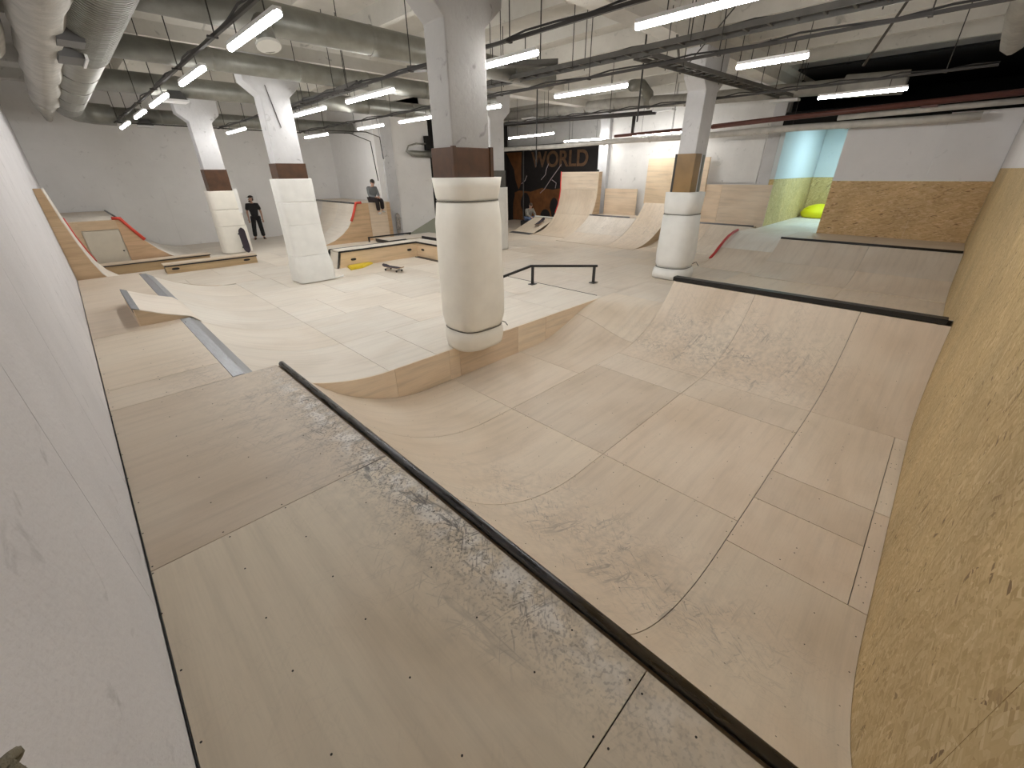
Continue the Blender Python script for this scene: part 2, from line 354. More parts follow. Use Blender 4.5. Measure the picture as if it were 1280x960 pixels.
# ---------------------------------------------------------------- dimensions
XL, YR, YF = -.33, -.5, 21.3           # left wall, right wall, far wall
ZD, ZB, ZC = .53, -.5, 5.3             # near deck, bowl floor, ceiling slab
XC1, XC2, YE = 1.13, 8.05, 4.81        # near coping, second coping, plateau edge
def z_near(x):                         # near quarter pipe and bowl and second quarter pipe
    if x < 2.99: u = 2.99-x; return ZB+2.2-math.sqrt(max(0, 4.84-u*u))
    if x > 6.19: u = x-6.19; return ZB+2.2-math.sqrt(max(0, 4.84-u*u))
    return ZB
def z_bank(x): u = max(0, 2.4-x); return 2.83-math.sqrt(2.83**2-u*u)
def sm(t): t = min(1, max(0, t)); return t*t*(3-2*t)
def z_roll(x): return z_near(x) if x < 5 else ZB+.5*sm((x-5.4)/2.1)
def z_q(x, x0, Rr): u = max(0, x-x0); return Rr-math.sqrt(Rr*Rr-u*u)

# ================================================================= SETTING
# sub-floor
g = G().box(XL-.3, 23, YR-.3, 24, -.9, -.62); o = g.mk('floor', 'concrete'); o['kind'] = 'structure'
floor = o
# bowl flat and near quarter (ramp things come later); plateau sheets
def row(parent, f, xs, y0, y1, mat='ply', grain='x', tones=None):
    for i in range(len(xs)-1):
        curved('plywood_sheet', span(f, xs[i], xs[i+1], 1 if (f(xs[i]) == f(xs[i+1]) == f((xs[i]+xs[i+1])/2)) else None), y0, y1, mat, parent, grain, tn=(tones[i] if tones else None))
W1 = (1.03, 1.02, 1.0); D1 = (.90, .88, .86); P1 = (1.0, .955, .91); 
row(floor, z_near, [3.45, 5.48, 6.19], 1.98, 3.47, tones=[(.91, .88, .85), (1.0, .99, .98)])
row(floor, z_near, [3.45, 5.48, 6.19], .5, 1.98, tones=[P1, (.99, .965, .94)])
row(floor, z_near, [3.15, 3.9, 4.48, 6.19], YR+.12, .5, 'ply', tones=[(.98, .93, .88), (.93, .89, .85), (1.0, .965, .93)])
row(floor, z_near, [3.15, 4.48, 6.19], YR, YR+.12, 'ply', tones=[P1, W1])
row(floor, z_roll, [3.45, 5.0], 3.47, YE, tones=[(1.02, 1.0, .98)])
def z_hip(x, y):                      # rolls from the quarter pipe's curve at y=3.47 up to the platform at y=YE
    t = sm((y-3.47)/(YE-3.47)); a = z_near(min(x, XC2))
    a = a if a < -.12 else -.12+.12*(1-math.exp(-(a+.12)/.12))
    return a*(1-t)+z_roll(x)*t
def hip(x0, x1, y0, y1, tn):
    nx, ny = max(2, int((x1-x0)/.1)), max(2, int((y1-y0)/.12)); V = []; F = []; U = []
    for dz in (0, TH):
        for i in range(nx+1):
            for j in range(ny+1):
                x_ = x0+.003+(x1-x0-.006)*i/nx; y_ = y0+.003+(y1-y0-.006)*j/ny; V.append((x_, y_, z_hip(x_, y_)-dz)); U.append((x_, y_))
    m = (nx+1)*(ny+1); I = lambda i, j: i*(ny+1)+j
    for i in range(nx):
        for j in range(ny):
            q = (I(i, j), I(i+1, j), I(i+1, j+1), I(i, j+1)); F += [q, tuple(k+m for k in q[::-1])]
    for i in range(nx):
        for j in (0, ny): a, b = I(i, j), I(i+1, j); F.append((a, a+m, b+m, b) if j == 0 else (a, b, b+m, a+m))
    for j in range(ny):
        for i in (0, nx): a, b = I(i, j), I(i, j+1); F.append((a, b, b+m, a+m) if i == 0 else (a, a+m, b+m, b))
    o = mk('plywood_sheet', V, F, 'ply', floor, uvs=U, tone=tn, smooth=True)
    o.data.set_sharp_from_angle(angle=R(40))
hip(5.0, 6.68, 3.47, YE, (.97, .94, .91)); hip(6.68, 8.05, 3.47, YE, (1.03, 1.02, 1.0))
# plateau
ZP = lambda x: 0.0
for (y0, y1) in ((YE, 6.3), (6.3, 7.8), (7.8, 9.3), (9.3, 10.8), (10.8, 12.3)):
    xs = [2.4, 3.9, 5.4, 6.5, 7.6] if int(y0*10) % 2 else [2.4, 3.2, 4.7, 6.2, 7.6]
    row(floor, ZP, xs, y0, y1, 'ply_pale', tones=[tone(.05, .015) for _ in xs])
for k in range(6):
    y0 = 12.3+1.5*k; y1 = min(YF, y0+1.5)
    row(floor, ZP, [-.33, .9, 2.4, 3.9, 5.4, 6.9, 8.4, 9.6] if k % 2 else [-.33, 1.6, 3.1, 4.6, 6.1, 7.6, 9.6], y0, y1, 'ply_pale', tones=[tone(.05, .015) for _ in range(8)])
ZP2 = lambda x: -.012
for k in range(9):
    y0 = YE+1.5*k; y1 = y0+1.5
    xs = [7.62, 9.1, 10.6, 12.1, 13.6, 15.1, 17.0, 18.6] if k % 2 else [7.62, 8.4, 9.9, 11.4, 12.9, 14.4, 16.0, 18.6]
    if k > 4: xs = [9.6 if x < 9.6 else x for x in xs if x >= 8.4]; xs = sorted(set(xs))
    row(floor, ZP2, xs, y0, y1, 'ply', tones=[tone(.05, .02) for _ in xs])
row(floor, ZP2, [9.6, 11.2, 12.4], YR, 1.2, 'ply'); row(floor, ZP2, [9.6, 10.8, 12.4], 1.2, 3.47, 'ply'); row(floor, ZP2, [8.05, 9.6, 11.1, 12.4], 3.47, YE, 'ply')
row(floor, ZP2, [12.4, 13.9, 15.4, 16.6], 4.64, YE)
# riser between plateau and bowl
xs_r = [1.39, 2.48, 3.42, 3.62, 4.95, 5.7, 7.42]
for i in range(len(xs_r)-1):
    xa, xb = xs_r[i], xs_r[i+1]; n = max(2, int((xb-xa)/.12)); tp = []; bt = []
    for k in range(n+1):
        x = xa+.002+(xb-xa-.004)*k/n; tp.append((x, max(z_bank(x) if x < 2.4 else 0, -9))); lo = (z_near(x) if x < 5.0 else z_roll(x)); bt.append((x, min(lo, tp[-1][1]-.001)))
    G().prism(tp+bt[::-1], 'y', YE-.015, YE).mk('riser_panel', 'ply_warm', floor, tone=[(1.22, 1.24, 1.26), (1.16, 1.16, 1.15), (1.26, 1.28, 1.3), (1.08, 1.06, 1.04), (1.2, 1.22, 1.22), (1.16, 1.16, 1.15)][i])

# walls
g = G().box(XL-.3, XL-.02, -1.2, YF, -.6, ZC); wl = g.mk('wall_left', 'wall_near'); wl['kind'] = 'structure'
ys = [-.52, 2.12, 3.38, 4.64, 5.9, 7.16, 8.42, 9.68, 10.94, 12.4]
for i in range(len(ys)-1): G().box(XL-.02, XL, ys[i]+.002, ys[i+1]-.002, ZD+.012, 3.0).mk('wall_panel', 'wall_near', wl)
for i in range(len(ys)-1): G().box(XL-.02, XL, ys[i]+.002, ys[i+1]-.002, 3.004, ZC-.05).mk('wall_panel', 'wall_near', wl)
# dark gap strip at the foot of the left wall
G().tube([(XL+.004, -.5, ZD+.002), (XL+.004, 4.9, ZD+.002)], .003, 6).mk('gap_strip', 'cable', wl)
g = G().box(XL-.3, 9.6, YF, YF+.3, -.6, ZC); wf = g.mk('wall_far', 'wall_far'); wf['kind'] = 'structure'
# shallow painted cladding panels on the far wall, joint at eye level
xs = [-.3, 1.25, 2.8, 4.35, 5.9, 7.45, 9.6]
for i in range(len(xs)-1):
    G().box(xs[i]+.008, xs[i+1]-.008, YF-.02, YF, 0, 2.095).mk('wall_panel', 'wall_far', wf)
g = G().box(9.6, 9.9, 17.3, YF+.3, -.6, ZC); wj = g.mk('wall_jog', 'wall_far'); wj['kind'] = 'structure'
ys = [17.4, 18.7, 20.0, 21.3]
for i in range(3): G().box(9.58, 9.6, ys[i]+.006, ys[i+1]-.006, 0, 2.095).mk('wall_panel', 'wall_far', wj)
# pillar at the jog
g = G().box(9.85, 10.35, 17.2, 17.75, -.1, ZC); o = g.mk('trim_1', 'column'); o['kind'] = 'structure'
g = G().box(10.35, 12.3, 17.4, 17.6, -.1, ZC); wa = g.mk('wall_alcove', 'wall_far'); wa['kind'] = 'structure'
g = G().box(12.3, 12.7, 17.5, 17.9, -.1, ZC); o = g.mk('door_1', 'dark'); o['kind'] = 'structure'
g = G().box(12.7, 18.9, 18.9, 19.1, -.1, ZC); o = g.mk('wall_alcove_back', 'mural'); o['kind'] = 'structure'
# mural wall
g = G().box(18.6, 18.9, 11.0, 19.1, -.1, 3.75); mw = g.mk('wall_mural', 'mural'); mw['kind'] = 'structure'
g = G().box(18.7, 18.95, 11.0, 19.1, 3.75, ZC); o = g.mk('wall_mural_top', 'wall'); o['kind'] = 'structure'
# far right concrete wall on X=16.9 between the pillars
g = G().box(16.9, 17.2, 4.6, 11.3, -.1, ZC); wr = g.mk('wall_back', 'wall'); wr['kind'] = 'structure'
for k, (ya_, yb_) in enumerate(((4.61, 4.95), (10.95, 11.4))):
    g = G().box(16.70, 17.2, ya_, yb_, -.1, ZC); g.mk('pilaster', 'column', wr)
g = G().box(16.86, 16.9, 5.05, 6.75, 2.05, 3.35); g.mk('wall_panel', 'wall', wr)
# plywood dado on that wall
for (y0, y1, z1) in ((4.45, 6.05, 1.99), (6.05, 7.75, 1.99), (9.35, 10.9, 1.8)):
    G().box(16.66, 16.68, y0+.003, y1-.003, .0, z1).mk('dado_panel', 'ply_warm', wr, tone=tone(.04))
G().box(16.22, 16.24, 7.62, 8.78, 1.30, 2.86).mk('dado_panel', 'ply_warm', wr, tone=(1.06, 1.03, .95))
G().box(16.60, 16.66, 6.62, 6.86, 1.6, 2.86).mk('dado_panel', 'ply_warm', wr, tone=(1.1, 1.08, 1.05))
# OSB and white partition at the far right, X=15.95
wp = setting('wall_partition', (16, 1, .7))
for (y0, y1) in ((YR, .75), (.75, 2.74)):
    G().box(15.95, 16.0, y0+.002, y1-.002, .70, 2.12).mk('osb_board', 'osb_far', wp)
    G().box(15.95, 16.0, y0+.002, y1-.002, 2.125, 3.62 if y0 < 0 else 3.42).mk('white_board', 'white_board', wp)
# lit room beyond the opening
lr = setting('wall_lit_room', (19, 4, .7))
G().box(16.69, 22.0, 4.46, 4.60, .7, 2.15).mk('osb_board', 'osb_lit', lr); G().box(16.69, 22.0, 4.46, 4.60, 2.155, 3.9).mk('blue_board', 'lit_blue', lr)
G().box(21.9, 22.0, 0, 4.45, .7, 2.15).mk('osb_board', 'osb_lit', lr); G().box(21.9, 22.0, 0, 4.45, 2.155, 3.9).mk('blue_board', 'lit_blue', lr)
G().box(16.35, 22.0, 0, .1, .7, 3.9).mk('blue_board', 'lit_blue', lr); G().box(16.69, 22.0, 0, 4.6, 3.9, 3.96).mk('ceiling_board', 'lit_blue', lr)
fl2 = setting('floor_lit_room', (19, 2, .65))
for (x0, x1) in ((16.0, 17.5), (17.5, 19.0), (19.0, 20.5), (20.5, 22)):
    for (y0, y1) in ((.0, 1.5), (1.5, 3.0), (3.0, 4.46)): G().box(x0+.002, x1-.002, y0+.002, y1-.002, .66, .70).mk('plywood_sheet', 'ply_pale', fl2, tone=tone(.03, .01))
# black panels stand in for the unlit dark space above the partition
bv = setting('wall_void', (18, 2, 4.4))
G().box(22.2, 22.3, -1, 4.6, .6, ZC).mk('unlit_space_panel', 'dark', bv); G().box(16.0, 22.3, -.52, -.505, 3.5, ZC).mk('unlit_space_panel', 'dark', bv); G().box(17.2, 22.3, 4.5, 4.6, 3.97, ZC).mk('unlit_space_panel', 'dark', bv)
G().box(16.2, 22.3, -.5, 4.5, 4.95, 5.0).mk('unlit_space_panel', 'dark', bv); G().box(16.70, 22.2, -.5, 4.6, 3.97, 4.0).mk('unlit_space_panel', 'dark', bv)
G().box(16.66, 16.69, 2.6, 4.6, 3.50, 3.97).mk('unlit_space_panel', 'dark', bv); G().box(16.3, 16.34, -.5, 2.76, 3.3, 3.97).mk('unlit_space_panel', 'dark', bv)
# right wall: OSB below, white board above
wr2 = G().box(-1.2, 22.3, YR-.3, YR-.02, -.6, ZC).mk('wall_right', 'white_board'); wr2['kind'] = 'structure'
xs = [-1.2+1.25*k for k in range(15)]
for i in range(len(xs)-1):
    xa, xb = xs[i]+.0015, min(xs[i+1], 15.94)-.0015
    if xa < xb:
        G().box(xa, xb, YR-.02, YR, -.6, 2.40).mk('osb_board', 'osb', wr2); G().box(xa, xb, YR-.02, YR-.004, 2.404, 3.9).mk('white_board', 'white_board', wr2)
g = G().box(-1.4, -1.2, -1.2, 0.4, -.6, ZC); 
o = G().box(XL-.3, 16.5, -1.0, -.8, ZD, ZC).mk('wall_behind', 'wall'); o['kind'] = 'structure'

# ceiling with ribs and girders
ce = G().box(XL-.3, 19, -1.2, YF+.3, ZC, ZC+.2).mk('ceiling', 'ceil'); ce['kind'] = 'structure'
for gy in (-1.4+.0, 4.72, 11.2, 17.7):
    if gy < -1: continue
    G().prism([(gy-.30, ZC), (gy-.30, 4.95), (gy-.2, 4.85), (gy-.2, 4.62), (gy+.2, 4.62), (gy+.2, 4.85), (gy+.30, 4.95), (gy+.30, ZC)], 'x', XL, 18.7).mk('girder', 'ceil', ce)
x = .62
while x < 18.6:
    for (y0, y1) in ((-.8, 4.42), (5.02, 10.9), (11.5, 17.4), (18.0, YF)):
        G().prism([(x-.11, ZC), (x-.06, ZC-.33), (x+.06, ZC-.33), (x+.11, ZC)], 'y', y0, y1).mk('rib', 'ceil', ce)
    x += 1.63

# ---------------------------------------------------------------- columns
def column(cx, cy_, label, sx=.3, sy=.2, zb=0, mat='column'):
    t = thing('concrete_column', label, 'column', (cx, cy_, zb)); t['kind'] = 'structure'
    rings = []
    for (z, a, b) in ((zb, sx, sy), (3.92, sx, sy), (4.14, .56, sy+.01), (4.62, .58, sy+.02)):
        rings.append([(cx-a, cy_-b, z), (cx+a, cy_-b, z), (cx+a, cy_+b, z), (cx-a, cy_+b, z)])
    o = G().loft(rings).mk('shaft', mat, t); bevel(o, .015)
    return t
def sring(cx, cy_, a, b, z, n=40, p=3.0, tilt=(0, 0), wob=0, seed=0):
    r = []
    for k in range(n):
        th = 2*PI*k/n; c, s = math.cos(th), math.sin(th)
        d = (abs(c/a)**p+abs(s/b)**p)**(-1/p); d *= 1+wob*math.sin(3*th+seed+z*4)+wob*.6*math.sin(5*th+seed*2-z*3)
        r.append((cx+c*d, cy_+s*d, z+tilt[0]*c*d+tilt[1]*s*d))
    return r
MC = (3.87, 4.76)
t1 = column(*MC, 'nearest concrete column wrapped in bulging cream foam at platform edge', mat='column_grey')
pl = G().box(MC[0]-.325, MC[0]+.325, MC[1]-.225, MC[1]+.225, 2.30, 2.70).mk('brown_plate', 'brown', t1); bevel(pl, .01)
for dx in (-.315, .30): G().box(MC[0]+dx-.02, MC[0]+dx+.035, MC[1]-.24, MC[1]-.2, 2.30, 2.71).mk('plate_edge', 'brown', t1)
def pad_rings(cx, cy_, prof, p=3.0, wob=.012, seed=0): return [sring(cx, cy_, a, b, z, p=p, wob=wob, seed=seed) for (z, a, b) in prof]
pad = thing('foam_pad', 'bulging cream foam wrap strapped around the nearest column', 'foam pad', (MC[0], MC[1], 0))
MC = (3.92, 4.76)
G().loft(pad_rings(*MC, [(2.36, .39, .36), (2.365, .43, .40), (2.25, .42, .38), (2.12, .40, .355), (2.08, .375, .335)])).mk('upper_roll', 'foam', pad, smooth=True)
G().loft(pad_rings(*MC, [(2.085, .36, .33), (2.06, .40, .36), (1.8, .43, .39), (1.3, .435, .395), (.8, .44, .40), (.5, .44, .40), (.36, .41, .375), (.31, .385, .35)], seed=1)).mk('middle_roll', 'foam', pad, smooth=True)
G().loft(pad_rings(*MC, [(.315, .38, .345), (.27, .42, .37), (.15, .43, .37), (.06, .42, .35), (.01, .41, .335), (.004, .2, .2)], seed=2)).mk('lower_roll', 'foam', pad, smooth=True)
def strap_at(cx, cy_, a, b, z, parent, p=3.0):
    r = sring(cx, cy_, a, b, z, p=p); r.append(r[0]); G().tube(r, .008, 6, caps=False).mk('strap', 'strap', parent)
strap_at(*MC, .392, .352, 2.085, pad); strap_at(*MC, .398, .364, .315, pad)
o = G().tube([(MC[0]+.36, MC[1]-.2, .33), (MC[0]+.42, MC[1]-.27, .30), (MC[0]+.44, MC[1]-.3, .25)], .008, 6).mk('strap_tail', 'strap', pad)
G().box(MC[0]+.40, MC[0]+.42, MC[1]-.06, MC[1]+.16, 1.9, 2.38).mk('white_strip', 'lampw', pad)

LC = (3.93, 11.2)
t2 = column(*LC, 'middle column of the left row beside white foam pad')
G().box(LC[0]-.325, LC[0]+.325, LC[1]-.225, LC[1]+.225, 2.30, 2.66).mk('brown_plate', 'brown', t2)
G().bar((LC[0]-.16, LC[1]-.205, 4.1), (LC[0]-.02, LC[1]-.205, 3.35), .03, .01).mk('hanging_strip', 'rod', t2)
pad = thing('foam_pad', 'tall square white foam pad on the middle column of left row', 'foam pad', (LC[0], LC[1], 0))
def lpw(z): return .40+.02*sm((1.6-z)/1.4)+.035*sm((.7-z)/.3)
for (z0, z1) in ((1.86, 2.35), (1.36, 1.857), (.66, 1.357), (.02, .657)):
    rr = [sring(LC[0]+(lpw(z)-.4)*.4, LC[1], lpw(z)-dd_, (lpw(z)-.1)-dd_, z, p=9.0, wob=.003 if z > .7 else .012, seed=1) for z, dd_ in ((z0, .006), (z0+.004, .001), (z0+.02, 0), (z0+.05, 0), ((z0*2+z1)/3, 0), ((z0+z1*2)/3, 0), (z1-.05, 0), (z1-.02, 0), (z1-.004, .001), (z1, .006))]
    G().loft(rr).mk('foam_block', 'foam_w', pad, smooth=True)
G().tube([(LC[0]+.4, LC[1]-.33, .03), (LC[0]+.62, LC[1]-.38, .05), (LC[0]+.7, LC[1]-.2, .04)], .02, 6).mk('loose_flap', 'foam_w', pad)
FC = (3.85, 17.7)
t3 = column(*FC, 'farthest column of the left row near the far wall')
G().box(FC[0]-.325, FC[0]+.325, FC[1]-.225, FC[1]+.225, 1.95, 2.62).mk('brown_plate', 'brown', t3)
pad = thing('foam_pad', 'cream foam pad on the farthest column with skateboard leaning on it', 'foam pad', (FC[0], FC[1], 0))
for (z0, z1) in ((1.42, 1.99), (.9, 1.41), (.02, .89)):
    G().loft([sring(FC[0], FC[1], .42+.02*(z0 < .5), .32, z, p=6.0, wob=.008, seed=z0) for z in (z0, z0+.02, (z0+z1)/2, z1-.02, z1)]).mk('foam_block', 'foam', pad, smooth=True)
G().box(FC[0]+.33, FC[0]+.44, FC[1]-.30, FC[1]-.24, 1.3, 2.05).mk('loose_strip', 'foam_w', pad)
RC = (10.5, 4.62)
t4 = column(*RC, 'right concrete column with ochre plate above white foam')
G().box(RC[0]-.32, RC[0]-.0, RC[1]-.225, RC[1]+.225, 1.96, 2.76).mk('brown_plate', 'ochre', t4)
G().box(RC[0]-.325, RC[0]-.29, RC[1]+.19, RC[1]+.24, 1.96, 2.76).mk('plate_edge', 'darkpipe', t4)
G().box(RC[0]+.12, RC[0]+.2, RC[1]-.225, RC[1]-.19, 1.96, 2.74).mk('grey_channel', 'duct', t4)
pad = thing('foam_pad', 'bulging white foam wrap tied around the right column', 'foam pad', (RC[0], RC[1], 0))
G().loft(pad_rings(*RC, [(1.98, .38, .34), (1.975, .42, .38), (1.7, .41, .37), (1.52, .39, .35), (1.5, .37, .33)], p=4)).mk('upper_roll', 'foam_w', pad, smooth=True)
G().loft(pad_rings(*RC, [(1.50, .37, .33), (1.47, .44, .38), (1.1, .45, .4), (.6, .47, .42), (.35, .45, .40), (.26, .40, .36)], p=3, seed=1)).mk('middle_roll', 'foam_w', pad, smooth=True)
G().loft(pad_rings(*RC, [(.262, .40, .36), (.22, .45, .40), (.1, .47, .42), (0.0, .46, .41)], p=4, seed=2)).mk('lower_roll', 'foam_w', pad, smooth=True)
strap_at(*RC, .425, .385, .262, pad); strap_at(*RC, .40, .36, 1.5, pad, 4)
G().tube([(RC[0]+.3, RC[1]-.32, .30), (RC[0]+.34, RC[1]-.42, .36), (RC[0]+.42, RC[1]-.46, .26)], .01, 6).mk('strap_tail', 'strap', pad)
t5 = column(10.42, 11.2, 'concrete column half hidden behind the nearest foam wrapped column')
G().loft([sring(10.42, 11.2, .40, .33, z, p=5, wob=.01) for z in (0.01, .1, 1.2, 1.95, 2.0)]).mk('foam_wrap', 'foam_w', t5, smooth=True)
G().box(10.1, 10.75, 10.98, 11.42, 2.0, 2.5).mk('plate', 'tray', t5)

# ================================================================= RAMPS
def edge_pts(x0, z0, x1, z1, n=1): return [(x0+(x1-x0)*i/n, z0+(z1-z0)*i/n) for i in range(n+1)]
# near quarter pipe with deck
qp = thing('quarter_pipe', 'large near plywood deck and curved ramp with long dark coping', 'ramp', (.4, 2.2, -.55))
dy = [YR, .30, 2.425, 4.85]
dt = [(.93, .92, .88), (.95, .94, .89), (.87, .84, .80)]
for i in range(3): curved('plywood_sheet', [(XL+.006, ZD), (XC1-.045, ZD)], dy[i], dy[i+1] if i < 2 else YE, 'ply', qp, 'y' if i != 2 else 'x', tn=dt[i])
# transition sheets
row(qp, z_near, [XC1+.03, 3.45], 1.98, 3.47, tones=[(1.02, .99, .95)])
row(qp, z_near, [XC1+.03, 3.45], 3.47, YE-.015, tones=[(1.03, 1.01, .98)])
row(qp, z_near, [XC1+.03, 3.45], .5, 1.98, tones=[(.98, .945, .90)])
row(qp, z_near, [XC1+.03, 3.15], YR+.0, .5, tones=[(.95, .92, .87)])
G().tube([(XC1, YR+.01, ZD+.004), (XC1, YE-.02, ZD+.004)], .030, 20).mk('coping', 'coping', qp, smooth=True)
G().box(XC1-.045, XC1+.03, YR, YE, ZD-.2, ZD-.03).mk('coping_ledger', 'ply_edge', qp, tone=1)
side(qp, [(XL+.02, ZD-.014), (XC1-.03, ZD-.014)]+[(a, b-.016) for a, b in span(z_near, XC1+.05, 2.2)], YE-.012, -.5, mat='ply_warm', th=.02)
# screws
g = G()
def screw(x, y, z): g.tube([(x, y, z-.002), (x, y, z+.0012)], .0048, 6)
for y in (.05, .26, .34, .64, .99, 1.36, 1.71, 2.08, 2.39, 2.46, 2.8, 3.15, 3.5, 3.9, 4.3, 4.7):
    for x in (-.31, .03, .36, .74, 1.0): screw(x+random.uniform(-.012, .012), y+random.uniform(-.015, .015), ZD)
for y in (-.45, -.2, .1, .46, .54, .8, 1.1, 1.4, 1.7, 1.95, 2.02, 2.5, 3.0, 3.43, 3.51, 4.0, 4.5):
    for x in (1.5, 1.85, 2.2, 2.55, 2.9, 3.25): screw(x, y+random.uniform(-.02, .02), z_near(x))
g.mk('screw', 'screw', qp, kind='stuff')
g = G()
for y in (-.45, -.41, .03, .46, .54, .9, 1.3, 1.7, 1.94, 2.02, 2.4, 2.8, 3.2, 3.43):
    for x in (3.42, 3.49, 3.9, 4.3, 4.7, 5.1, 5.44, 5.52, 5.9): screw(x+random.uniform(-.02, .02), y, ZB)
g.mk('screw', 'screw', floor, kind='stuff')

# bank between deck and platform, with steel edge
bk = thing('bank_ramp', 'long left deck rolling down to the platform with steel edge strips', 'ramp', (1.2, 8.5, 0))
for (y0, y1, tn_) in ((YE, 5.35, (.93, .91, .88)), (5.35, 7.45, (.98, .96, .92)), (7.45, 9.0, (.93, .90, .87)), (9.0, 12.35, (.95, .92, .89))):
    curved('plywood_sheet', [(XL+.004, ZD), (.655, ZD)], y0, y1, 'ply', bk, 'x', tn=tn_)
for (y0, y1) in ((YE, 6.3), (6.3, 7.64), (7.64, 9.2), (9.2, 10.8), (10.8, 12.2)):
    curved('plywood_sheet', span(z_bank, .87 if not 7.6 < y0 < 9.1 else .80, 2.4), y0, y1, 'ply_pale', bk, 'x', tn=tone(.03, .01))
for (y0, y1) in ((YE+.0, 7.62), (9.22, 12.15)):
    G().prism([(.655, ZD-.01), (.655, ZD+.004), (.765, ZD+.004), (.875, z_bank(.875)+.004), (.875, z_bank(.875)-.01), (.76, ZD-.012)], 'y', y0, y1).mk('steel_edge', 'steel', bk)
side(bk, [(XL+.02, ZD-.014), (.70, ZD-.014)]+[(x_, z_-.014) for x_, z_ in span(z_bank, .9, 2.2)], 12.34, -.01)
g = G()
for y in (4.9, 5.3, 5.4, 5.9, 6.5, 7.1, 7.4): 
    for x in (-.3, .1, .5): screw(x, y, ZD)
g.mk('screw', 'screw', bk, kind='stuff')
# kicker
kk = thing('kicker_ramp', 'low plywood launch wedge with steel lip on the left deck', 'ramp', (.5, 8.4, ZD))
prof = [(.20, ZD+.255), (.48, ZD+.125), (.80, ZD+.012), (.90, z_bank(.90)+.006)]
curved('plywood_sheet', prof, 7.64, 9.2, 'ply_pale', kk, 'x', tn=(1.02, 1.0, .99))
for yy in (7.65, 9.19): G().prism([(.20, ZD), (.20, ZD+.242), (.48, ZD+.112), (.79, ZD)], 'y', yy-.008, yy+.008).mk('side_panel', 'ply_side', kk, tone=tone())
G().box(.185, .20, 7.645, 9.195, ZD, ZD+.245).mk('back_panel', 'ply_warm', kk, tone=1)
G().prism([(.19, ZD+.262), (.26, ZD+.232), (.26, ZD+.226), (.185, ZD+.25), (.185, ZD+.2), (.18, ZD+.2), (.18, ZD+.262)], 'y', 7.63, 9.21).mk('steel_lip', 'grey_steel', kk)

# wallride against the left wall
wrd = thing('wallride', 'tall narrow curved ramp against left wall with red foam edge', 'ramp', (.3, 13.4, 0))
wp_ = [(-.20, 2.24), (-.165, 1.95), (-.12, 1.6), (-.06, 1.2), (0.02, .85), (.10, .60), (.22, .40), (.42, .22), (.7, .10), (1.0, .03), (1.3, .0)]
curved('plywood_sheet', wp_[:6], 12.42, 14.3, 'ply_pale', wrd, 'y'); curved('plywood_sheet', wp_[5:], 12.42, 14.3, 'ply_pale', wrd, 'y')
for (za, zb_) in ((1.55, 2.24), (.0, 1.55)):
    pts = [(x_-.012, z_) for x_, z_ in wp_ if za <= z_ <= zb_+.06]
    if za > 1: pts = [(-.20, 2.24), (-.165, 1.95), (-.125, 1.55)]; poly = [(XL+.005, 2.24)]+[(x_-.012, z_) for x_, z_ in pts]+[(XL+.005, 1.55)]
    else: poly = [(XL+.005, 1.548), (-.137, 1.548)]+[(x_-.012, z_-.005) for x_, z_ in wp_[3:]]+[(1.3, -.01), (XL+.005, -.01)]
    G().prism(poly, 'y', 12.42, 12.435).mk('side_panel', 'ply_side', wrd, tone=(.9, .86, .8) if za > 1 else (.97, .93, .88))
G().tube([(x_+.0, 14.31, z_+.01) for x_, z_ in wp_[2:6]], .022, 8).mk('red_foam_edge', 'red', wrd, smooth=True)

# left back quarter pipe with platform
lq = thing('quarter_pipe', 'far left quarter pipe with platform and red foam corner by far wall', 'ramp', (1, 19, 0))
lp = [(.95, 1.38), (1.12, 1.10), (1.33, .78), (1.55, .52), (1.8, .31), (2.1, .14), (2.45, .04), (2.8, .0)]
for (y0, y1) in ((16.5, 18.1), (18.1, 19.7), (19.7, 21.25)):
    curved('plywood_sheet', lp, y0, y1, 'ply_pale', lq, 'y'); curved('plywood_sheet', [(XL+.01, 1.38), (.93, 1.38)], y0, y1, 'ply', lq, 'y')
G().tube([(.95, 16.6, 1.385), (.95, 21.2, 1.385)], .028, 10).mk('coping', 'grey_steel', lq, smooth=True)
G().prism([(XL+.01, -.01), (XL+.01, 1.365), (.08, 1.365), (.08, -.01)], 'y', 16.5, 16.515).mk('side_panel', 'ply_side', lq, tone=1.02)
G().prism([(.08, 1.13), (.08, 1.365), (.86, 1.365), (.86, 1.13)], 'y', 16.5, 16.515).mk('side_panel', 'ply_side', lq, tone=1.03)
G().prism([(.86, -.01), (.86, 1.365)]+[(x_-.012, z_-.006) for x_, z_ in lp]+[(2.8, -.01)], 'y', 16.5, 16.515).mk('side_panel', 'ply_side', lq, tone=(1.06, .96, .9))
o = G().box(.09, .85, 16.51, 16.525, 0, 1.12).mk('inset_hatch', 'door', lq); G().ball((.78, 16.5, .55), .02).mk('latch', 'black', o)
G().tube([(.80, 16.49, 1.41), (.97, 16.49, 1.40), (1.12, 16.49, 1.13), (1.33, 16.49, .80)], [.04, .045, .04, .045], 8).mk('red_foam_edge', 'redf', lq, smooth=True)

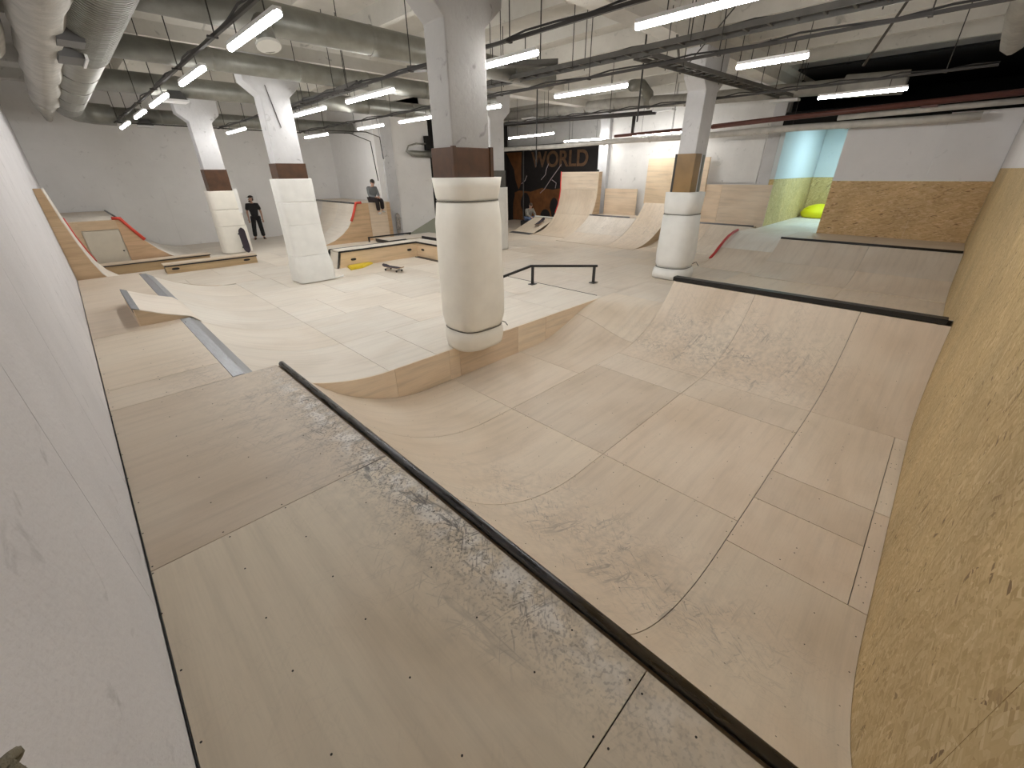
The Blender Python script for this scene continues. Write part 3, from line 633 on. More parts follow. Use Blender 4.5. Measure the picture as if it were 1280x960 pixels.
# right back quarter pipe (man sits on it)
rq = thing('quarter_pipe', 'far quarter pipe with dark coping where man in grey sits', 'ramp', (8, 19, 0))
rp_ = [(8.05, 1.43), (7.98, 1.2), (7.82, .86), (7.62, .58), (7.35, .35), (7.0, .16), (6.7, .06), (6.35, 0)][::-1]
for (y0, y1) in ((16.7, 18.2), (18.2, 19.7), (19.7, 21.25)):
    curved('plywood_sheet', rp_, y0, y1, 'ply_pale', rq, 'y', tn=tone(.03)); curved('plywood_sheet', [(8.08, 1.43), (9.57, 1.43)], y0, y1, 'ply', rq, 'y')
G().tube([(8.05, 16.72, 1.435), (8.05, 21.2, 1.435)], .03, 10).mk('coping', 'coping', rq, smooth=True)
G().prism([(x_+.01, z_-.008) for x_, z_ in rp_]+[(8.6, 1.415), (8.6, -.01), (6.35, -.01)], 'y', 16.7, 16.715).mk('side_panel', 'ply_side', rq, tone=(1.08, 1.0, .92))
G().box(8.604, 9.4, 16.7, 16.715, 0, 1.415).mk('side_panel', 'ply_warm', rq, tone=1.0)
G().box(9.404, 9.57, 16.7, 16.715, 0, 1.415).mk('side_panel', 'ply_side', rq, tone=(1.0, .9, .8))
G().tube([(8.30, 16.68, 1.45), (8.08, 16.68, 1.44), (7.97, 16.68, 1.18), (7.86, 16.68, .95), (7.77, 16.68, .80)], .05, 8).mk('red_foam_edge', 'redf', rq, smooth=True)

# second coping quarter (spine)
sp_ = thing('spine_ramp', 'plywood spine ramp with thick black coping in mid right', 'ramp', (8.2, 1.5, -.5))
for (y0, y1) in ((YR, .5), (.5, 1.98), (1.98, 3.47)):
    curved('plywood_sheet', span(z_near, 6.19, XC2-.03), y0, y1, 'ply', sp_, 'x', tn=[(1.0, .96, .92), (1.02, .99, .96), (1.03, 1.01, .99)][int(y0+1)])
zs = lambda x: z_q(9.75-x+8.0, 8.0, 3.0) if x < 9.75 else 0
bk_pts = [(x_, z_) for x_, z_ in span(lambda x: (lambda u: 3.0-math.sqrt(9-u*u))(max(0, 9.85-x)), XC2+.12, 9.85)]
bk_pts = [(x_, z_*.53/bk_pts[0][1]) for x_, z_ in bk_pts]
for (y0, y1) in ((YR, .5), (.5, 1.98), (1.98, 3.47)): curved('plywood_sheet', bk_pts, y0, y1, 'ply', sp_, 'x')
G().bar((XC2, YR+.06, ZD-.005), (XC2, 3.49, ZD-.005), .075, .075).mk('coping', 'black', sp_)
G().bar((XC2+.08, YR+.06, ZD-.005), (XC2+.08, 3.49, ZD-.005), .075, .075).mk('coping', 'black', sp_)
G().prism([(x_, min(z_near(x_)-.014, 9)) for x_, _ in span(z_near, 6.6, XC2-.05)]+[(x_, z_-.014) for x_, z_ in bk_pts]+[(9.85, -.6), (6.6, -.6)], 'y', 3.45, 3.465).mk('side_panel', 'ply_side', sp_, tone=1)
g = G()
for y in (-.2, .1, .46, .54, .9, 1.3, 1.7, 1.94, 2.4, 2.8, 3.2):
    for x in (6.3, 6.8, 7.3, 7.7): screw(x, y, z_near(x))
g.mk('screw', 'screw', sp_, kind='stuff')

# third coping quarter at far right with roll-in beside it
q3 = thing('quarter_pipe', 'far right plywood ramp and deck in front of the board partition', 'ramp', (14, 1.5, 0))
f3 = lambda x: z_q(x, 11.9, 3.65)
for (y0, y1) in ((YR, 1.2), (1.2, 3.2)):
    curved('plywood_sheet', span(f3, 11.9, 13.1), y0, y1, 'ply', q3, 'x'); curved('plywood_sheet', span(f3, 13.1, 14.03), y0, y1, 'ply', q3, 'x')
    curved('plywood_sheet', [(14.08, .70), (15.95, .70)], y0, y1, 'ply', q3, 'y')
G().tube([(14.05, YR+.02, .705), (14.05, 3.2, .705)], .034, 10).mk('coping', 'black', q3, smooth=True)
fr3 = lambda x: .70*sm((x-12.2)/2.75)
curved('plywood_sheet', span(fr3, 12.2, 13.6), 3.2, 4.62, 'ply', q3, 'x'); curved('plywood_sheet', span(fr3, 13.6, 14.95), 3.2, 4.62, 'ply_pale', q3, 'x')
curved('plywood_sheet', [(14.95, .70), (16.0, .70)], 3.2, 4.62, 'ply_pale', q3, 'x'); curved('plywood_sheet', [(15.95, .70), (16.0, .70)], 2.75, 3.2, 'ply_pale', q3, 'x')
side(q3, [(x_, z_-.013) for x_, z_ in span(fr3, 12.4, 14.95)]+[(16.6, .70)], 4.63, -.02)
side(q3, [(x_, z_-.013) for x_, z_ in span(f3, 12.2, 14.03)]+[(14.95, .69)], 3.19, -.02)
G().tube([(x_, 4.63, z_+.025) for x_, z_ in [(12.95, .10), (13.2, .20), (13.5, .36), (13.8, .5), (14.1, .61), (14.5, .69), (14.8, .72)]], .04, 8).mk('red_foam_edge', 'red', q3, smooth=True)

# back right quarters
q4 = thing('quarter_pipe', 'low plywood quarter pipe behind the right column with grey coping', 'ramp', (15.4, 6, 0))
f4 = lambda x: z_q(x, 14.35, 3.65)
for (y0, y1) in ((4.66, 6.1), (6.1, 7.5)): curved('plywood_sheet', span(f4, 14.35, 16.48), y0, y1, 'ply', q4, 'x')
for (y0, y1) in ((4.66, 6.1), (6.1, 7.5)): curved('plywood_sheet', [(16.52, .70), (16.66, .70)], y0, y1, 'ply', q4, 'y')
G().tube([(16.5, 4.68, .705), (16.5, 7.5, .705)], .03, 10).mk('coping', 'grey_steel', q4, smooth=True)
qh = thing('bank_ramp', 'steep plywood hump rising to the tall panel on back wall', 'ramp', (15.2, 8.2, 0))
fh = lambda x: z_q(x, 13.5, 3.4)
curved('plywood_sheet', span(fh, 13.5, 14.9), 7.5, 8.72, 'ply', qh, 'x', tn=(1.03, 1, .96)); curved('plywood_sheet', span(fh, 14.9, 16.2), 7.5, 8.72, 'ply', qh, 'x', tn=(.98, .94, .88))
side(qh, [(x_, z_-.014) for x_, z_ in span(fh, 13.8, 16.2)], 7.51, -.02)
side(qh, [(x_, z_-.014) for x_, z_ in span(fh, 15.6, 16.2)]+[(16.6, 1.3)], 8.715, .5)
q5 = thing('quarter_pipe', 'low plywood quarter pipe between hump and tall vertical ramp', 'ramp', (14.6, 9.9, 0))
f5 = lambda x: z_q(x, 13.5, 3.4)
for (y0, y1) in ((8.73, 10.95),): 
    curved('plywood_sheet', span(f5, 13.5, 14.7), y0, y1, 'ply', q5, 'x'); curved('plywood_sheet', span(f5, 14.7, 15.68), y0, y1, 'ply', q5, 'x')
    curved('plywood_sheet', [(15.72, .8), (16.66, .8)], y0, y1, 'ply', q5, 'y')
G().tube([(15.7, 9.02, .805), (15.7, 10.93, .805)], .032, 10).mk('coping', 'grey_steel', q5, smooth=True)
side(q5, [(x_, z_-.014) for x_, z_ in span(f5, 13.8, 15.68)]+[(16.6, .785)], 10.94, -.02)
vr = thing('vertical_ramp', 'tall narrow curved plywood ramp beside the dark mural', 'ramp', (15.6, 11.9, 0))
vp = [(14.3, 0), (14.7, .045), (15.0, .13), (15.3, .27), (15.6, .48), (15.85, .76), (16.05, 1.12), (16.15, 1.45), (16.19, 1.75), (16.2, 2.45)]
curved('plywood_sheet', vp[:6], 10.96, 12.95, 'ply', vr, 'x', tn=(.98, .94, .88)); curved('plywood_sheet', vp[5:9], 10.96, 12.95, 'ply', vr, 'x', tn=(.97, .93, .87)); curved('plywood_sheet', vp[8:], 10.96, 12.95, 'ply_warm', vr, 'y', tn=(1.08, 1.1, 1.14))
for yy in (10.97, 12.94): G().prism([(x_+.014, z_-.01) for x_, z_ in vp]+[(16.45, 2.45), (16.45, -.02), (14.3, -.02)], 'y', yy-.008, yy+.008).mk('side_panel', 'ply_side', vr, tone=1)
G().tube([(x_, 12.97, z_+.015) for x_, z_ in vp[5:]], .025, 8).mk('red_foam_edge', 'red', vr, smooth=True)
G().box(16.15, 16.22, 10.98, 11.1, 2.45, 2.52).mk('top_block', 'black', vr)
kb = thing('bank_ramp', 'small sloped plywood bank with steel foot before the mural', 'ramp', (15, 13.6, 0))
curved('plywood_sheet', [(14.38, .02), (15.9, .53)], 12.98, 14.25, 'ply', kb, 'x', tn=(1.0, .98, .93))
G().prism([(14.1, -.008), (14.1, .0), (14.38, .028), (14.38, .01)], 'y', 12.98, 14.25).mk('steel_edge', 'grey_steel', kb)
side(kb, [(14.3, .0), (15.9, .51)], 14.24, -.02); G().box(15.88, 15.9, 12.98, 14.25, 0, .52).mk('back_panel', 'ply_side', kb, tone=1)

# ================================================================= LEDGES, RAILS
def slot(parent, x, y, z, w_=.10, h=.035, axis='y'):
    rings = []
    for d in (0, 1):
        r = []
        for k in range(16):
            t = 2*PI*k/16; a, b = w_*math.copysign(abs(math.cos(t))**.6, math.cos(t)), h*math.sin(t)
            r.append((x+a, y-.004*d, z+b) if axis == 'y' else (x-.004*d, y+a, z+b))
        rings.append(r)
    G().loft(rings).mk('hand_slot', 'black', parent)
l1 = thing('wooden_ledge', 'longer wooden grind ledge with dark edge behind the slotted one', 'ledge', (1.4, 16.1, 0))
G().box(.12, 2.68, 15.98, 16.0, 0, .245).mk('front_board', 'ply_side', l1, tone=(.82, .78, .66)); G().box(.12, 2.68, 16.0, 16.35, .01, .25).mk('core', 'ply_edge', l1, tone=.9)
G().box(.10, 2.70, 15.97, 16.37, .25, .285).mk('top_board', 'ply', l1, tone=(.95, .9, .83)); G().box(.10, 2.70, 15.955, 15.972, .235, .262).mk('edge_iron', 'black', l1)
l2 = thing('wooden_ledge', 'shorter wooden grind ledge with two oval slots by the far column', 'ledge', (2.5, 15.1, 0))
G().box(1.40, 3.70, 14.98, 15.0, 0, .215).mk('front_board', 'ply_side', l2, tone=(.95, .92, .80)); G().box(1.40, 3.70, 15.0, 15.32, .01, .22).mk('core', 'ply_edge', l2, tone=.9)
G().box(1.38, 3.72, 14.97, 15.34, .22, .26).mk('top_board', 'ply', l2, tone=(.98, .93, .86)); G().box(1.38, 3.72, 14.955, 14.972, .19, .225).mk('edge_iron', 'black', l2)
slot(l2, 1.62, 14.98, .12, .09, .03); slot(l2, 3.42, 14.98, .12, .09, .03)
l3 = thing('wooden_ledge', 'bent wooden grind ledge with oval slots and black edges at centre', 'ledge', (6.4, 12.1, 0))
G().prism([(5.05, 0), (5.16, .43), (7.70, .43), (7.70, 0)], 'y', 12.10, 12.12).mk('front_board', 'ply_warm', l3, tone=(1.0, .92, .78))
G().prism([(4.95, 0), (5.08, .43), (5.12, .43), (5.02, 0)], 'y', 12.10, 12.62).mk('end_board', 'ply_pale', l3, tone=1)
G().bar((4.985, 12.10, 0), (5.11, 12.10, .46), .03, .03).mk('edge_iron', 'black', l3); G().bar((4.93, 12.60, 0), (5.05, 12.60, .47), .045, .045).mk('edge_iron', 'black', l3); G().box(5.05, 7.7, 12.60, 12.63, .46, .485).mk('edge_iron', 'black', l3)
G().box(5.11, 7.85, 12.09, 12.62, .44, .475).mk('top_board', 'ply_pale', l3, tone=1.0)
G().box(5.11, 7.70, 12.075, 12.10, .425, .472).mk('edge_iron', 'black', l3)
G().box(7.70, 7.72, 9.6, 12.1, 0, .43).mk('front_board', 'ply_warm', l3, tone=(.98, .9, .77))
G().box(7.70, 8.2, 9.55, 12.62, .436, .472).mk('top_board', 'ply_pale', l3, tone=1.0)
G().box(7.685, 7.70, 9.55, 12.09, .42, .47).mk('edge_iron', 'black', l3)
G().box(8.18, 8.2, 9.6, 12.6, 0, .43).mk('back_board', 'ply_side', l3, tone=1)
G().box(5.15, 8.2, 12.60, 12.62, 0, .43).mk('back_board', 'ply_side', l3, tone=1)
slot(l3, 5.50, 12.10, .20, .085, .035); slot(l3, 7.42, 12.10, .24, .085, .035)
slot(l3, 7.70, 11.75, .24, .085, .035, 'x'); G().box(7.55, 7.69, 9.6, 12.0, 0, .012).mk('foot_iron', 'black', l3)
# flat pads behind it
mp_ = thing('manual_pad', 'low flat plywood pad with black edge behind the bent ledge', 'platform', (9.4, 15.4, 0))
G().box(8.35, 10.9, 15.0, 16.0, .12, .15).mk('top_board', 'ply_pale', mp_, tone=.98); G().box(8.36, 10.9, 15.01, 15.03, 0, .12).mk('front_board', 'ply_edge', mp_, tone=.7)
G().box(8.34, 9.1, 14.98, 15.01, .06, .155).mk('edge_iron', 'black', mp_); G().box(8.33, 8.36, 14.98, 16.0, .05, .155).mk('edge_iron', 'black', mp_); G().box(8.36, 10.9, 15.98, 16.0, 0, .12).mk('back_board', 'ply_edge', mp_, tone=.7)
mp2 = thing('manual_pad', 'dark edged low box partly hidden behind the nearest column', 'platform', (10.3, 13.6, 0))
G().box(9.6, 11.2, 13.3, 14.6, .22, .25).mk('top_board', 'ply_pale', mp2, tone=.98); G().box(9.58, 9.6, 13.3, 14.6, .0, .25).mk('edge_iron', 'black', mp2); G().box(9.58, 11.2, 13.28, 13.3, .0, .25).mk('edge_iron', 'black', mp2)
br = thing('low_rail', 'low black square rail near man in grey', 'rail', (9, 16.35, 0))
G().bar((8.2, 16.35, .17), (10.2, 16.35, .17), .05, .05).mk('rail_bar', 'black', br)
for x_ in (8.23, 10.15): G().box(x_-.025, x_+.025, 16.325, 16.375, 0, .15).mk('leg', 'black', br)
# carpet bank in the alcove
ab = thing('bank_ramp', 'grey green slope against white wall by the dark doorway', 'ramp', (11.8, 16.6, 0))
V = [(10.6, 16.2, 0), (13.2, 16.2, 0), (13.2, 17.38, .95), (10.9, 17.38, .05), (10.6, 17.38, 0)]
mk('slope_board', V+[(x_, y_, z_-.02) for x_, y_, z_ in V], [(0, 1, 2, 3, 4), (9, 8, 7, 6, 5), (0, 5, 6, 1), (1, 6, 7, 2), (2, 7, 8, 3), (3, 8, 9, 4), (4, 9, 5, 0)], simple('grey_green_board', (.33, .34, .27), .7), ab)

# flat bar rail
fr = thing('grind_rail', 'black kinked steel grind rail standing right of nearest column', 'rail', (7.6, 6.6, 0))
G().bar((7.38, 6.74, .435), (8.60, 5.66, .40), .05, .05).mk('rail_bar', 'black', fr); G().bar((6.55, 7.15, .17), (7.40, 6.73, .435), .05, .05).mk('rail_bar', 'black', fr)
for (x_, y_, h) in ((7.42, 6.70, .41), (8.55, 5.71, .38)):
    o = G().box(x_-.025, x_+.025, y_-.025, y_+.025, .01, h).mk('leg', 'black', fr); G().box(x_-.09, x_+.09, y_-.07, y_+.07, 0, .012).mk('foot_plate', 'black', o)
G().box(6.5, 6.56, 7.1, 7.2, 0, .16).mk('leg', 'black', fr)
G().box(7.602, 7.618, YE+.15, 12.3, -.02, .004).mk('seam_strip', 'blackm', floor)
ys_ = thing('yellow_slab', 'flat yellow plastic slab lying at foot of bent ledge', 'slab', (5.55, 11.9, 0))
V = [(5.14, 11.60), (5.55, 11.66), (6.05, 12.02), (5.95, 12.08), (5.25, 12.04)]
bevel(G().prism(V, 'z', .0, .05).mk('slab_base', 'yellow', ys_), .01); G().prism([(a*.9+.56, b*.9+1.19) for a, b in V], 'z', .05, .07).mk('slab_top', 'yellow', ys_)

# ================================================================= CEILING SERVICES
def tube_thing(name, label, cat, pts, r, mat, rings=None, n=16, group=None):
    t = thing(name, label, cat, pts[0], group); G().tube(pts, r, n).mk('pipe_run', mat, t, smooth=True)
    return t
def bands(t, pts, r, step, mat='duct', w_=.02):
    pts = [Vector(p) for p in pts]
    for a, b in zip(pts[:-1], pts[1:]):
        Ln = (b-a).length; k = 1
        while k*step < Ln:
            c = a+(b-a)*(k*step/Ln); d = (b-a).normalized()*w_; G().tube([c-d, c+d], r+.008, 16).mk('joint_band', mat, t, smooth=False); k += 1
dl = tube_thing('ventilation_duct', 'thick ribbed grey duct running along the left side ceiling', 'duct', [(1.0, 1.0, 4.25), (.98, 12.0, 4.25), (.95, 17.9, 4.22)], .33, 'duct', n=24)
g = G(); y_ = 3.0
while y_ < 10.2: g.tube([(.99, y_-.012, 4.25), (.99, y_+.012, 4.25)], .342, 24); y_ += .085
g.mk('spiral_rib', 'duct', dl, kind='stuff')
bands(dl, [(.98, 10.2, 4.25), (.95, 17.9, 4.22)], .33, 1.6)
G().tube([(.95, 17.8, 4.22), (.98, 18.6, 4.2), (1.15, 19.2, 4.18), (1.5, 19.5, 4.16), (2.0, 19.55, 4.15)], .28, 18).mk('elbow', 'duct', dl, smooth=True)
dd = [((1.2, 7.35, 4.30), (8.4, 7.15, 4.22), .19, 'big horizontal round duct crossing nearest under the ceiling'),
      ((1.2, 10.25, 4.28), (9.5, 10.2, 4.25), .17, 'second round crossing duct behind the girder'),
      ((1.2, 13.3, 4.22), (9.5, 13.1, 4.2), .20, 'third round crossing duct with square outlet by the left row'),
      ((1.7, 19.6, 4.18), (9.5, 18.8, 4.15), .20, 'last round crossing duct near the far wall')]
for a, b, r_, lb in dd:
    t = tube_thing('ventilation_duct', lb, 'duct', [a, b], r_, 'duct', n=20); bands(t, [a, b], r_, 1.5)
ou = thing('air_outlet', 'round grey outlet with white rim hanging under nearest crossing duct', 'vent', (2.55, 7.2, 4.0))
G().tube([(2.6, 7.25, 4.25), (2.58, 7.1, 4.08), (2.56, 7.0, 3.92)], .12, 14).mk('neck', 'duct', ou, smooth=True); G().tube([(2.56, 6.99, 3.93), (2.56, 6.98, 3.90)], .15, 18).mk('rim', 'lampw', ou)
for (x_, y_, z_, lb) in ((2.55, 13.2, 4.0, 'dark square air outlet below third crossing duct'), (2.7, 19.4, 3.95, 'small square air outlet on the last crossing duct')):
    ou = thing('air_outlet', lb, 'vent', (x_, y_, z_)); G().loft([[(x_-.12, y_-.12, z_+.12), (x_+.12, y_-.12, z_+.12), (x_+.12, y_+.12, z_+.12), (x_-.12, y_+.12, z_+.12)], [(x_-.2, y_-.2, z_-.05), (x_+.2, y_-.2, z_-.05), (x_+.2, y_+.2, z_-.05), (x_-.2, y_+.2, z_-.05)]]).mk('cone', 'grill', ou); G().box(x_-.22, x_+.22, y_-.22, y_+.22, z_-.09, z_-.05).mk('rim', 'lampbody', ou)
# insulated pipes at the far left
pts = [(.52, 1+k*.6, 4.15+.02*math.sin(k*1.7)) for k in range(0, 26)]
ip = thing('insulated_duct', 'lumpy white insulated duct hugging the left side ceiling', 'duct', (.5, 3, 4.2)); G().tube(pts, [.25+.02*math.sin(k*2.1) for k in range(26)], 14).mk('wrapped_run', 'insul', ip, smooth=True)
G().tube([(.52, 16.0, 4.15), (.5, 17.6, 4.1), (.5, 18.6, 4.0), (.5, 18.8, 3.9)], [.25, .2, .12, .08], 10).mk('frayed_end', 'insul', ip, smooth=True)
G().box(.60, .86, 8.3, 8.7, 3.9, 4.12).mk('grey_box', 'grill', ip); G().box(.62, .9, 9.2, 9.8, 3.88, 4.05).mk('louvre', 'grill', ip); G().box(.88, .91, 9.15, 9.85, 3.86, 4.08).mk('louvre_frame', 'lampbody', ip)
ip = thing('insulated_duct', 'short insulated duct end in the upper left corner', 'duct', (.0, 3, 4.2)); G().tube([(-.02, .5, 4.3), (-.02, 4.0, 4.25), (-.03, 8, 4.22), (-.04, 9.8, 4.2), (-.04, 10.6, 4.15), (-.04, 11.0, 4.12)], [.24, .25, .24, .25, .2, .1], 12).mk('wrapped_run', 'insul', ip, smooth=True)
ip = thing('insulated_duct', 'ragged insulated pipe hanging in upper right corner', 'duct', (12, .1, 4.5)); G().tube([(9.0, .15, 4.9), (11.5, .16, 4.55), (12.6, .16, 4.35), (13.0, .16, 4.3)], [.2, .22, .17, .08], 10).mk('wrapped_run', 'insul', ip, smooth=True)
# pipes along the back wall
t = tube_thing('insulated_duct', 'long pale round duct under the back ceiling above the pipes', 'duct', [(15.2, 17.5, 4.72), (15.2, 10, 4.62), (15.2, 7.0, 4.45), (15.2, 2.6, 4.32)], .17, 'insul'); bands(t, [(15.2, 15, 4.70), (15.2, 7, 4.45)], .172, 1.3, 'insul')
for (yy, zz) in ((14.0, 4.47), (7.9, 4.22), (4.3, 4.12)): G().box(15.05, 15.35, yy-.35, yy+.35, zz, zz+.05).mk('slot_diffuser', 'lampbody', t)
G().tube([(14.2, 8.6, 4.9), (14.7, 8.55, 4.95), (15.1, 8.5, 4.75), (15.2, 8.5, 4.4)], .17, 12).mk('branch', 'duct', t, smooth=True)
G().tube([(15.2, 3.0, 4.32), (15.2, 1.75, 4.26)], .25, 16).mk('wide_section', 'insul', t, smooth=True)
t = tube_thing('water_pipe', 'white lagged pipe running low along the back wall top', 'pipe', [(15.4, 18.5, 3.39)]+[(15.4+.02*math.sin(k), 17-k*1.2, 3.40+.006*k+.015*math.sin(k*1.3)) for k in range(15)], .085, 'whitepipe'); bands(t, [(15.4, 16, 3.40), (15.4, 2, 3.47)], .086, 1.9, 'whitepipe', .03)
t = tube_thing('water_pipe', 'red brown pipe above the white pipe at right', 'pipe', [(15.0, 6.1, 3.64), (15.0, 4.4, 3.70), (15.0, -.42, 3.83)], .065, 'redpipe')
G().tube([(15.0, 9.6, 3.58), (15.0, 8.6, 3.60), (15.0, 6.1, 3.64)], .05, 10).mk('narrow_run', 'redpipe', t, smooth=True); G().box(14.98, 15.02, 1.0, 1.3, 3.68, 3.78).mk('valve', 'redpipe', t)
t = tube_thing('water_pipe', 'thin silver pipe just under the red brown one', 'pipe', [(15.1, 2.9, 3.62), (15.1, -.42, 3.68)], .06, 'whitepipe')
t = tube_thing('water_pipe', 'black pipe with elbow under the pale duct at centre', 'pipe', [(15.2, 16.5, 4.40), (15.2, 8.2, 4.21)], .07, 'darkpipe'); G().tube([(15.2, 9.0, 4.2), (15.2, 9.0, 3.6)], .06, 10).mk('elbow_drop', 'darkpipe', t, smooth=True)
for t_, zz in ((bpy.data.objects['water_pipe'], 3.45), (bpy.data.objects['insulated_duct.003'], 4.6)):
    for yy in (4.0, 7.6, 12.0, 15.5): G().tube([(15.4 if zz < 4 else 15.2, yy, zz), (15.4 if zz < 4 else 15.2, yy, ZC)], .008, 5).mk('hanger_rod', 'rod', t_)
# cable trays
def tray(name, label, a, b, w_=.32, h=.07):
    t = thing(name, label, 'cable tray', a); a = Vector(a); b = Vector(b); d = (b-a).normalized(); sd = d.cross(Vector((0, 0, 1))).normalized()
    for s in (-1, 1): G().bar(a+sd*s*w_/2, b+sd*s*w_/2, .02, h).mk('side_rail', 'tray', t)
    n = int((b-a).length/.3)
    for k in range(n): c = a+d*(.15+k*.3); G().bar(c-sd*w_/2, c+sd*w_/2, .03, .02).mk('rung', 'tray', t)
    for j in range(3):
        pts = [a+d*((b-a).length*k/14)+sd*(-.09+.08*j+.03*math.sin(k*1.9+j))+Vector((0, 0, .03+.02*math.sin(k*2.3+j*2))) for k in range(15)]
        G().tube(pts, .022, 6).mk('cable', 'cable', t, smooth=True)
    k = 1.0
    while k < (b-a).length:
        c = a+d*k
        for s in (-1, 1): p = c+sd*s*(w_/2+.015); G().tube([p-Vector((0, 0, .06)), Vector((p.x, p.y, ZC))], .008, 5).mk('hanger_rod', 'rod', t)
        k += 2.1
    return t
tray('cable_tray', 'long cable tray running toward the viewer under ceiling at centre right', (7.25, 8.6, 4.1), (7.2, .2, 4.1))
tray('cable_tray', 'branch cable tray leading to the right past the right column', (7.4, 4.35, 4.08), (13.8, 3.9, 4.08))
tray('cable_tray', 'cable tray above second lamp row beyond the nearest column', (4.9, 9.0, 4.0), (5.1, 15.5, 4.0), .25)
ch = thing('steel_channel', 'dark flat steel channel hanging left and right of nearest column', 'beam', (5.6, 7, 4.2)); G().bar((5.35, 8.0, 4.15), (7.2, 5.95, 4.2), .22, .07).mk('channel', 'tray', ch)
for p in ((5.6, 7.7), (7.0, 6.2)): G().tube([(p[0], p[1], 4.2), (p[0], p[1], ZC)], .012, 6).mk('hanger_rod', 'rod', ch)
# lamps
def ordn(k): return ['first', 'second', 'third', 'fourth', 'fifth', 'sixth'][k]
ZLm = 3.65
def lamp(x, y0, y1, label, z=ZLm, x2=None, on=True, proto=[None]):
    t = thing('tube_light', label, 'light', (x, (y0+y1)/2, z)); x2 = x if x2 is None else x2
    G().bar((x, y0, z+.035), (x2, y1, z+.035), .07, .035).mk('housing', 'lampbody', t)
    n = len; o = G().tube([(x, y0, z), (x2, y1, z)], .030, 10).mk('diffuser', 'lampb' if x > 12 else 'lamp', t, smooth=True)
    for k in (.2, .8):
        yy = y0+(y1-y0)*k; G().tube([(x+(x2-x)*k, yy, z+.05), (x+(x2-x)*k, yy, ZC if x > 12 else z+.18)], .006, 5).mk('bracket', 'rod', t)
    return t
rows = [(1.85, [(4.66, 6.16), (7.42, 8.85), (10.1, 11.8), (12.7, 14.2), (15.5, 17.3)], 'left row'),
        (4.46, [(1.2, 2.72), (4.0, 4.95), (7.18, 8.85), (9.85, 11.5), (15.4, 17.3)], 'second row'),
        (7.02, [(1.85, 2.67), (4.35, 5.83), (7.3, 8.8), (9.65, 11.17), (12.05, 13.5), (15.7, 17.6)], 'third row')]
lamp(4.46, -.45, .95, 'tube light of the second row outside the picture at the viewer side')
for X_, segs, nm in rows:
    for k, (a, b) in enumerate(segs): lamp(X_, a, b, f'{ordn(k)} bright tube light counted from the viewer in {nm}')
lamp(11.0, 1.22, 2.53, 'tube light hanging alone before the black void at right')
lamp(16.1, 10.75, 12.8, 'tube light above the tall vertical ramp near the mural', 3.62)
lamp(15.6, 7.35, 9.25, 'tube light left of right column near back wall', 3.62)
lamp(12.6, 10.5, 13.0, 'tube light over the floor before the dark mural', 3.62, 12.95)
# lamps over the part of the hall behind the picture edge
# busways above each row
for X_, y0, y1, lb in ((1.85, -.45, 18.0, 'dark busbar carrying the left row of lights'), (4.46, -.45, 18.2, 'dark busbar carrying the second row of lights'), (7.02, .2, 18.2, 'dark busbar carrying the third row of lights'), (11.0, .2, 12, 'dark conduit over the single light at right')):
    t = thing('busbar', lb, 'conduit', (X_, (y0+y1)/2, ZLm+.18)); G().bar((X_, y0, ZLm+.19), (X_, y1, ZLm+.19), .035, .035).mk('rail_bar', 'rod', t)
    pts = [(X_+.01+.03*math.sin(k*1.3), y0+(y1-y0)*k/40, ZLm+.225+.02*math.sin(k*2.1)) for k in range(41)]; G().tube(pts, .012, 6).mk('cable', 'cable', t, smooth=True)
    yy = y0+.6
    while yy < y1: G().tube([(X_, yy, ZLm+.2), (X_, yy, ZC)], .008, 5).mk('hanger_rod', 'rod', t); G().box(X_-.08, X_+.03, yy-.02, yy+.02, ZLm+.16, ZLm+.18).mk('clamp', 'rod', t); yy += 2.15
t = thing('conduit', 'horizontal dark conduit just before far wall', 'conduit', (5, 18, 3.8)); G().tube([(1.8, 18.0, 3.84), (4.6, 18.1, 3.84), (7.0, 18.1, 3.84)], .018, 6).mk('pipe_run', 'cable', t)
t = thing('conduit', 'thin grey conduit dropping down white wall right of seated man', 'conduit', (9.5, 17.2, 3)); G().tube([(7.0, 17.6, 3.8), (8.6, 17.3, 3.85), (9.4, 17.25, 3.6), (9.5, 17.25, 2.2)], .018, 6).mk('pipe_run', 'rod', t)
t = thing('conduit', 'curved conduit ending in a small white box on the pillar', 'conduit', (9.8, 17.1, 3.4)); G().tube([(7.6, 17.15, 3.88), (9.2, 17.1, 3.9), (9.75, 17.1, 3.75), (9.8, 17.12, 2.98)], .018, 6).mk('pipe_run', 'rod', t); G().box(9.75, 9.87, 17.12, 17.18, 2.9, 3.0).mk('junction_box', 'lampbody', t)
t = thing('flexible_hose', 'looped grey flexible hose on the wall near dark doorway', 'hose', (11.6, 17.2, 3.2)); G().tube([(12.3, 17.2, 3.2), (11.6, 17.15, 3.2), (11.2, 17.15, 3.22), (10.95, 17.15, 3.3), (11.1, 17.2, 3.5), (11.5, 17.2, 3.6), (12.3, 17.2, 3.6)], [.13, .13, .12, .05, .03, .03, .03], 8).mk('hose_run', 'duct', t, smooth=True)
G().box(12.0, 12.5, 17.15, 17.35, 3.35, 3.9).mk('black_box', 'dark', t)
for (x_, y_, z0, z1, lb) in ((9.5, 8.5, 2.2, ZC, 'long dark hanger rod left of the dark mural'), (9.6, 5.6, 3.0, ZC, 'dark hanger rod left of right column')): 
    t = thing('hanger_rod', lb, 'rod', (x_, y_, z0)); G().tube([(x_, y_, z1), (x_, y_, z0+.4)], .018, 6).mk('rod', 'cable', t)
